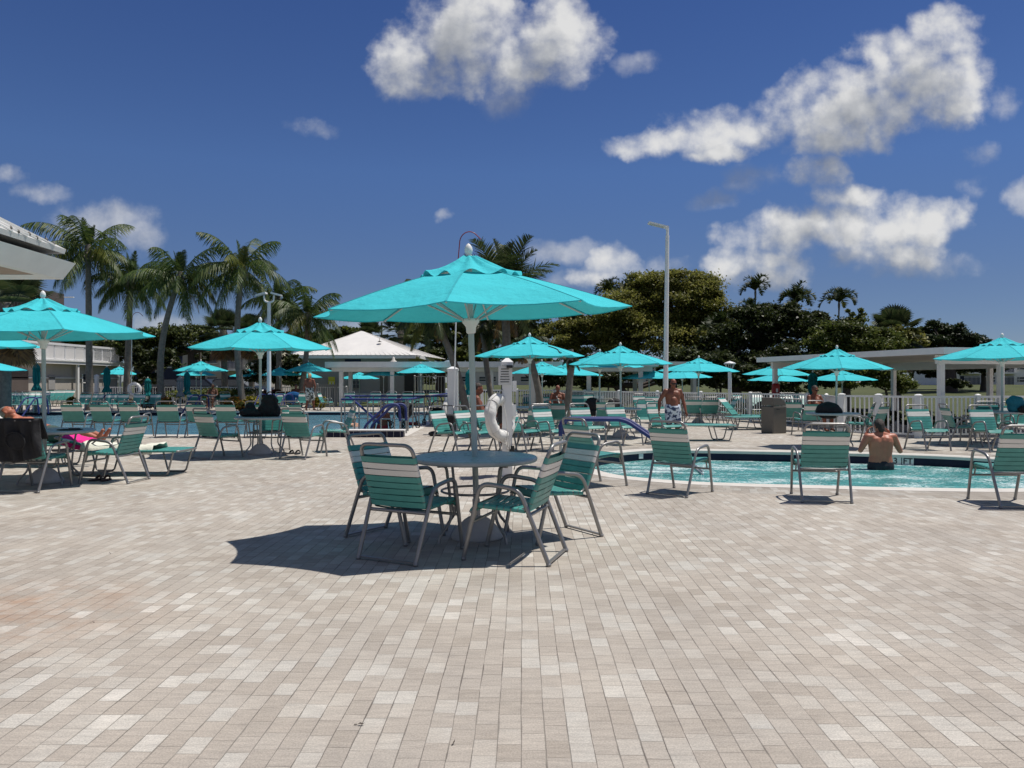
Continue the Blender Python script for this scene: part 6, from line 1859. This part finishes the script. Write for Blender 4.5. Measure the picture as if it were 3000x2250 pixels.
def life_post(label_post, label_ring, label_hook, x, y, h, w, heading, hook_h, ring_r, hookdx, ring_side=-1, detail=True, covered=True):
    root = thing('safety_post', label_post, 'post', (x, y, 0), heading)
    MB().box((0, 0, h / 2 - .05), (w, w, h - .1)).build('post', [M['white_pvc']], root)
    mb = MB(); mb.box((0, 0, h - .085), (w + .03, w + .03, .05)); mb.box((0, 0, h - .03), (w + .03, w + .03, .06), 0, None, .25); mb.build('post_cap', [M['white_pvc']], root)
    if detail:
        sp = MB().box((-.035, -w / 2 - .014, h - .26), (.19, .012, .28)).build('instruction_sign', [M['sign']], root)
        t_ = MB()
        for k in range(6): t_.box((-.035 + random.uniform(-.004, .004), -w / 2 - .022, h - .165 - k * .038), (.13 + random.uniform(-.02, .01), .004, .012))
        t_.build('sign_text', [M['ink']], sp)
        MB().box((.035, -w / 2 - .05, h - .13), (.09, .10, .04)).build('bracket', [M['blackplastic']], root)
        MB().box((.11, .0, h - .42), (.06, .10, .16)).build('junction_box', [M['white_pvc']], root)
        MB().box((.07, -w / 2 - .02, .40), (.075, .04, .11)).build('socket_box', [M['blackplastic']], root)
        MB().tube(fillet([(.10, -w / 2 - .03, .37), (.14, -w / 2 - .05, .25), (.10, -w / 2 - .03, .1)], .05), .007, 6).build('cable', [M['blackplastic']], root)
        MB().box((.10, .02, h - .78), (.07, .06, .17)).build('junction_box', [M['white_pvc']], root)
    # ring
    rr = thing('life_ring', label_ring, 'life ring', (x, y, 0), heading)
    R_, r_ = ring_r * .76, ring_r * .245
    mb = MB()
    pts = []; rs = []
    for k in range(48):
        a = 2 * math.pi * k / 48
        pts.append((R_ * math.cos(a), 0, R_ * math.sin(a) * 1.04)); rs.append(r_ * (1 + (.06 * math.sin(7 * a) + .04 * math.sin(11 * a + 1) if covered else 0)))
    mb.tube(pts, rs, 16, closed=True)
    ring = mb.build('ring', [M['ring_cover'] if covered else M['white_pvc']], rr)
    mb = MB()
    for k in range(4):
        a = math.pi / 4 + k * math.pi / 2
        c = Vector((R_ * math.cos(a), 0, R_ * math.sin(a)))
        n_ = Vector((math.cos(a), 0, math.sin(a)))
        mb.tube([c + (n_ * math.cos(b) + Vector((0, 1, 0)) * math.sin(b)) * r_ * 1.06 for b in [2 * math.pi * q / 16 for q in range(16)]], .007, 5, closed=True)
    for k in range(4):
        a0 = math.pi / 4 + k * math.pi / 2; a1 = a0 + math.pi / 2; am = (a0 + a1) / 2
        mb.tube([(R_ * 1.40 * math.cos(a0), -.03, R_ * 1.40 * math.sin(a0)), (R_ * 1.62 * math.cos(am), -.06, R_ * 1.55 * math.sin(am)), (R_ * 1.40 * math.cos(a1), -.03, R_ * 1.40 * math.sin(a1))], .006, 5)
    mb.tube(fillet([(.02, -.05, R_ * .9), (.0, -.10, 0), (.03, -.10, -R_), (.01, -.08, -R_ * 1.6), (.05, -.08, -R_ * 1.95), (.09, -.05, -R_ * 1.5)], .06), .006, 5)
    for q in range(3): mb.tube(fillet([(-.05 + .05 * q, -.1, -R_ * 1.2), (-.04 + .05 * q, -.11, -R_ * (1.7 + .1 * q)), (.0 + .04 * q, -.1, -R_ * 1.3)], .04), .005, 5)
    mb.build('rope', [M['rope']], rr)
    return root, rr
xP, yP = gp(1486, 1394)
pst, ring = life_post('white square safety post with an instruction sign behind the front table', 'white covered life ring hanging on the safety post behind the front table', '', xP, yP, zv(1049, yP), .15, 0, 0, .345, 0)
ring.location = (xd(1466, yP) , yP - .10, zv(1221, yP)); ring.rotation_euler = (R(-5), R(3), R(57))
# black rescue bag coil inside the ring
o = MB().ell((0, 0, 0), (.05, .05, .14), 12, 9, 0, None, lambda p: 1 + .1 * math.sin(9 * p.z) * math.sin(7 * p.x)).build('rope_bag', [M['charcoal']])
o.location = (xd(1466, yP) + .0, yP + .0, zv(1215, yP)); tag(o, 'dark rope bag showing through the middle of the white life ring', 'bag')
d2 = 20.6
life2, r2 = life_post('grey white safety column left of the front umbrella pole', 'white wrapped float hanging on the safety column left of the front umbrella pole', '', xd(1327, d2), d2, zv(1074, d2), .27, 0, 0, .26, 0, detail=False)
r2.location = (xd(1308, d2), d2 - .1, .55); r2.rotation_euler = (0, 0, R(80)); r2.scale = (1, 1, 1.35)
d3 = 44.0
life3, r3 = life_post('white safety post behind the far life ring', 'white life ring with rope on the far fence near the second palm', '', xd(394, d3), d3 - 4, zv(1097, d3 - 4), .16, 0, 0, .36, 0, detail=False, covered=False)
r3.location = (xd(395, d3 - 4.2), d3 - 4.25, zv(1141, d3 - 4.2)); r3.rotation_euler = (0, 0, R(8))
def hook(label, u, d, utop, vtop, flip=1):
    x = xd(u, d); t = zv(vtop, d)
    root = thing('rescue_hook', label, 'rescue pole', (x, d - .2, 0))
    dx = xd(utop, d) - x
    zsp = t - 1.05
    MB().tube([(0, 0, .3), (dx * .6, 0, zsp)], .018, 8).build('pole', [M['white_pvc']], root)
    mb = MB(); mb.tube([(dx * .6, 0, zsp), (dx, 0, t - .32)] + [(dx + flip * (.26 - .26 * math.cos(a)), 0, t - .32 + .30 * math.sin(a)) for a in [R(12 * k) for k in range(1, 12)]] + [(dx + flip * .56, 0, t - .22)], .013, 8)
    mb.build('hook', [M['redpole']], root)
hook('red rescue hook pole rising above the top of the front umbrella', 1330, 20.4, 1348, 681)
hook('thin rescue pole with a red top beside the far life ring', 390, 40.0, 393, 915)
o = thing('warning_sign', 'small white sign with a red mark left of the life ring post', 'sign', (xd(1465, 26), 27.6, zv(1117, 26)))
MB().box((0, 0, 0), (.14, .015, .28)).build('board', [M['sign']], o); MB().lathe([(0, -.003), (.055, -.003), (.055, .003), (0, .003)], 16).build('red_mark', [M['red']], o).rotation_euler = (R(90), 0, 0)
o.children[-1].location = (0, -.014, .03)

def bin_(label, loc, heading, s=1.0):
    root = thing('litter_bin', label, 'bin', loc, heading, 'grey litter bins'); root.scale = (s,) * 3
    mb = MB(); mb.box((0, 0, .45), (.58, .58, .90), 0, None, 1.0); o = mb.build('bin_body', [M['bin']], root)
    bv = o.modifiers.new('b', 'BEVEL'); bv.width = .03; bv.segments = 2
    # hood: quarter-round to the right
    pr = [(-.28, .92), (-.28, 1.19), (-.02, 1.19), (.10, 1.16), (.20, 1.09), (.27, .99), (.29, .92)]
    mb = MB(); n = len(pr); vs = [(x, -.28, z) for x, z in pr] + [(x, .28, z) for x, z in pr]
    mb.add(vs, [tuple(range(n)), tuple(range(n, 2 * n))[::-1]] + [(i, n + i, n + (i + 1) % n, (i + 1) % n) for i in range(n)]); o = mb.build('hood', [M['bin']], root)
    bv = o.modifiers.new('b', 'BEVEL'); bv.width = .02; bv.segments = 2
    MB().box((0, -.295, .86), (.54, .012, .03)).build('rim', [M['bin']], root)
    MB().box((-.08, -.297, .80), (.14, .008, .018)).build('handle_slot', [M['blackplastic']], root)
    return root
x, y = gp(2274, 1270); bin_('large grey litter bin with a curved hood in front of the pavilion post', (x, y + .2, 0), -24, .82)
x, y = gp(2112, 1217); bin_('smaller looking grey litter bin against the fence left of the post lantern', (x, y, 0), 15, .80)
# camera trailing bits: lamp on snack bar roof
d = 46; o = MB().lathe([(.22, 0), (.20, .08), (.09, .17), (.07, .30), (.02, .36)], 14).build('roof_ventilator', [M['offwhite']]); o.location = (xd(1153, d), d, zv(1060, dW_) + .02); tag(o, 'small round white ventilator on the walkway roof', 'ventilator')
# ================================================================== sky, sun, camera
SUN_EL, SUN_AZ = R(69.5), R(75)
w = bpy.data.worlds.new('World'); S.world = w; w.use_nodes = True
nt = w.node_tree
for n in list(nt.nodes): nt.nodes.remove(n)
out = nt.nodes.new('ShaderNodeOutputWorld'); bg = N(nt, 'Background'); nt.links.new(bg.outputs[0], out.inputs[0])
sky = N(nt, 'TexSky'); sky.sky_type = 'NISHITA'; sky.sun_disc = False
sky.sun_elevation = SUN_EL; sky.sun_rotation = SUN_AZ; sky.altitude = 3000; sky.air_density = 1.0; sky.dust_density = 0; sky.ozone_density = 4
bg.inputs['Strength'].default_value = SKY_S
tc = N(nt, 'TexCoord'); sp = N(nt, 'SeparateXYZ'); nt.links.new(tc.outputs['Generated'], sp.inputs[0])
yy = math_(nt, 'MAXIMUM', sp.outputs[1], .02)
# gnomonic cloud plane towards +Y
gx = math_(nt, 'DIVIDE', sp.outputs[0], yy); gz = math_(nt, 'DIVIDE', sp.outputs[2], yy)
cb = N(nt, 'CombineXYZ'); nt.links.new(gx, cb.inputs[0]); nt.links.new(gz, cb.inputs[1])
Pn = cb.outputs[0]
BL = [ # u, v, ru, rv, weight
 (1195, 170, 105, 80, 1), (1330, 95, 145, 115, 1), (1430, 160, 210, 105, 1), (1560, 190, 150, 85, 1), (1670, 110, 110, 120, 1), (1640, 10, 75, 85, 1), (1400, 0, 100, 105, 1), (1190, 250, 95, 60, .8),
 (2760, 135, 110, 95, 1), (2590, 150, 85, 75, 1), (2700, 240, 180, 140, 1), (2560, 300, 190, 100, 1), (2380, 335, 195, 90, 1), (2180, 372, 195, 66, 1), (1985, 415, 190, 40, 1), (2090, 455, 110, 28, .8), (2450, 410, 180, 55, .95), (2800, 290, 75, 100, .9),
 (2400, 515, 90, 60, .85), (2490, 575, 130, 46, .85),
 (2290, 690, 165, 60, 1), (2510, 670, 185, 80, 1), (2690, 655, 135, 80, 1), (2610, 745, 200, 55, .9), (2830, 620, 50, 65, .8), (2240, 765, 110, 60, .85), (2140, 800, 60, 65, .8), (2300, 815, 95, 50, .8),
 (1785, 780, 80, 60, 1), (1730, 815, 80, 35, .9)]
FL = [(1635, 735, 95, 36, 1), (310, 640, 130, 55, 1.1), (395, 690, 70, 50, 1), (110, 560, 85, 35, .6), (30, 515, 45, 30, .5), (910, 358, 90, 32, .45), (3015, 580, 45, 50, 1), (500, 945, 120, 36, .8), (1090, 955, 170, 36, .7),
 (1960, 775, 75, 34, .6), (1900, 845, 95, 45, .7), (2200, 530, 90, 52, .6), (2080, 590, 80, 32, .45), (2690, 780, 170, 45, .8), (2870, 445, 60, 36, .35), (1295, 632, 30, 18, .3), (1860, 175, 90, 40, .3), (2940, 305, 70, 55, .5), (1480, 285, 100, 55, .5), (2840, 540, 60, 40, .4), (1650, 830, 70, 40, .5), (330, 600, 70, 25, .4)]
grp = bpy.data.node_groups.new('cloud_density', 'ShaderNodeTree')
grp.interface.new_socket('Vector', in_out='INPUT', socket_type='NodeSocketVector')
grp.interface.new_socket('Density', in_out='OUTPUT', socket_type='NodeSocketFloat')
grp.interface.new_socket('Faint', in_out='OUTPUT', socket_type='NodeSocketFloat')
gi = grp.nodes.new('NodeGroupInput'); go = grp.nodes.new('NodeGroupOutput')
def vm(op, a, b):
    n = grp.nodes.new('ShaderNodeVectorMath'); n.operation = op
    for i, x in enumerate((a, b)):
        if x is None: continue
        if isinstance(x, tuple): n.inputs[i].default_value = x
        else: grp.links.new(x, n.inputs[i])
    return n
wn = grp.nodes.new('ShaderNodeTexNoise'); wn.inputs['Scale'].default_value = 9; wn.inputs['Detail'].default_value = 5; wn.inputs['Roughness'].default_value = .6
grp.links.new(gi.outputs[0], wn.inputs['Vector'])
wp = vm('MULTIPLY', vm('SUBTRACT', wn.outputs['Color'], (.5, .5, .5)).outputs[0], (.075, .06, 0))
Pd = vm('ADD', gi.outputs[0], wp.outputs[0]).outputs[0]
def blobs(lst):
    acc = None
    for (u, v, ru, rv, wt) in lst:
        c = ((u - 1500) / F, (HZ - v) / F, 0); iv = (F / ru / 1.12, F / rv / 1.12, 0)
        q = vm('MULTIPLY', vm('SUBTRACT', Pd, c).outputs[0], iv)
        dt = vm('DOT_PRODUCT', q.outputs[0], q.outputs[0]).outputs['Value']
        b_ = math_(grp, 'ADD', math_(grp, 'SUBTRACT', 1.0, dt), (wt - 1) * .9)
        if acc is None: acc = b_
        else:
            n = grp.nodes.new('ShaderNodeMath'); n.operation = 'SMOOTH_MAX'; n.inputs[2].default_value = .22
            grp.links.new(acc, n.inputs[0]); grp.links.new(b_, n.inputs[1]); acc = n.outputs[0]
    return math_(grp, 'MAXIMUM', acc, -2.0)
acc = blobs(BL); fa = blobs(FL)
f1 = noise(grp, gi.outputs[0], 13, 7, .55); f2 = noise(grp, gi.outputs[0], 60, 5, .6)
def puff(scale):
    n = grp.nodes.new('ShaderNodeTexVoronoi'); n.feature = 'SMOOTH_F1'; n.voronoi_dimensions = '2D'
    n.inputs['Scale'].default_value = scale; n.inputs['Smoothness'].default_value = .35
    grp.links.new(Pd, n.inputs['Vector']); return math_(grp, 'SUBTRACT', .42, n.outputs['Distance'])
dn = math_(grp, 'ADD', acc, math_(grp, 'MULTIPLY_ADD', f1, 1.7, -.85))
dn = math_(grp, 'ADD', dn, math_(grp, 'MULTIPLY', puff(17), .95))
dn = math_(grp, 'ADD', dn, math_(grp, 'MULTIPLY', puff(41), .55))
dn = math_(grp, 'ADD', dn, math_(grp, 'MULTIPLY_ADD', f2, .9, -.45))
grp.links.new(dn, go.inputs[0])
fd = math_(grp, 'ADD', fa, math_(grp, 'MULTIPLY_ADD', f1, 3.0, -1.5))
fd = math_(grp, 'ADD', fd, math_(grp, 'MULTIPLY_ADD', f2, .9, -.45))
grp.links.new(fd, go.inputs[1])
def dens(vec):
    n = nt.nodes.new('ShaderNodeGroup'); n.node_tree = grp; nt.links.new(vec, n.inputs[0]); return n.outputs[0]
D0 = dens(Pn)
def faint(vec):
    n = nt.nodes.new('ShaderNodeGroup'); n.node_tree = grp; nt.links.new(vec, n.inputs[0]); return n.outputs[1]
def shift(dx, dz):
    n = N(nt, 'VectorMath', operation='ADD'); nt.links.new(Pn, n.inputs[0]); n.inputs[1].default_value = (dx, dz, 0); return n.outputs[0]
D1 = dens(shift(.010, .022)); D2 = dens(shift(.018, .050))
alpha = math_(nt, 'MAXIMUM', maprange(nt, D0, -.28, 1.25, 0, 1, True), maprange(nt, faint(Pn), -.5, 1.6, 0, .62, True))
D3 = dens(shift(.03, .085))
occ = math_(nt, 'ADD', math_(nt, 'MULTIPLY', math_(nt, 'SUBTRACT', D1, D0), .16), math_(nt, 'MULTIPLY', math_(nt, 'SUBTRACT', D2, D0), .15))
occ = math_(nt, 'ADD', occ, math_(nt, 'MULTIPLY', math_(nt, 'MAXIMUM', math_(nt, 'ADD', D3, .6), 0.0), .24))
thick = maprange(nt, D0, .1, 2.0, .16, -.10)
lit = math_(nt, 'ADD', math_(nt, 'SUBTRACT', .66, occ), thick, clamp=True)
cc = ramp(nt, lit, [(0, (.27, .295, .345)), (.30, (.42, .445, .49)), (.60, (.66, .675, .70)), (.92, (1.0, .995, .985))])
sc = N(nt, 'VectorMath', operation='SCALE'); nt.links.new(cc, sc.inputs[0]); sc.inputs['Scale'].default_value = CLOUD_S / SKY_S
front = maprange(nt, sp.outputs[1], .05, .25, 0, .96)
alpha = math_(nt, 'MULTIPLY', math_(nt, 'MULTIPLY', alpha, front), maprange(nt, gz, .0, .06, 0, 1))
tint = ramp(nt, sp.outputs[2], [(0, (.50, .50, .57)), (.115, (.60, .60, .69)), (.26, (.68, .79, .99)), (.45, (.55, .69, 1.0)), (1, (.52, .66, 1.0))])
blue = mixc(nt, 1.0, sky.outputs[0], tint, 'MULTIPLY')
# unseen cumulus added overhead and behind the viewer to whiten the fill light
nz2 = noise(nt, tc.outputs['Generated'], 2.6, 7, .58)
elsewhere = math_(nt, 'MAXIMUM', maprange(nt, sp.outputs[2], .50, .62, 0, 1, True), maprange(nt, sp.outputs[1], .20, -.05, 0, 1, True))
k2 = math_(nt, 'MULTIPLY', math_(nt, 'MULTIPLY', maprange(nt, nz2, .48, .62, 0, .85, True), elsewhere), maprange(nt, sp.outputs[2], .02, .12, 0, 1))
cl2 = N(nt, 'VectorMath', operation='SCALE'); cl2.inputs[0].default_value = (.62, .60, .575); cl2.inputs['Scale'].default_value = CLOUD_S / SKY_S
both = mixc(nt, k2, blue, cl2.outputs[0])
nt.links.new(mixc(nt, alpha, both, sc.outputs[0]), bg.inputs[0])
w.cycles.sampling_method = 'MANUAL'; w.cycles.sample_map_resolution = 512

sun = bpy.data.lights.new('sun', 'SUN'); sun.energy = SUN_E; sun.angle = R(.5); sun.color = (1, .95, .88)
so = bpy.data.objects.new('sun', sun); COL.objects.link(so)
dirv = Vector((math.sin(SUN_AZ) * math.cos(SUN_EL), math.cos(SUN_AZ) * math.cos(SUN_EL), math.sin(SUN_EL)))
so.rotation_euler = (-dirv).to_track_quat('-Z', 'Y').to_euler(); so.location = (20, 10, 40)

cam = bpy.data.cameras.new('camera'); cam.sensor_width = 36; cam.sensor_fit = 'HORIZONTAL'; cam.lens = 36 * F / 3000
cam.shift_y = (HZ - 1125) / 3000 * 1.0; cam.clip_end = 5000; cam.clip_start = .05
co = bpy.data.objects.new('camera', cam); COL.objects.link(co); co.location = (0, 0, CH); co.rotation_euler = (R(90), 0, 0)
S.camera = co
S.render.engine = 'CYCLES'
S.view_settings.view_transform = 'Standard'; S.view_settings.look = 'None'; S.view_settings.exposure = EXPO; S.view_settings.gamma = 1
S.cycles.use_denoising = True
try: S.cycles.denoiser = 'OPENIMAGEDENOISE'
except Exception: pass
S.cycles.max_bounces = 7; S.cycles.diffuse_bounces = 3; S.cycles.glossy_bounces = 3; S.cycles.transmission_bounces = 4; S.cycles.transparent_max_bounces = 6
S.cycles.caustics_reflective = False; S.cycles.caustics_refractive = False; S.cycles.sample_clamp_indirect = 8
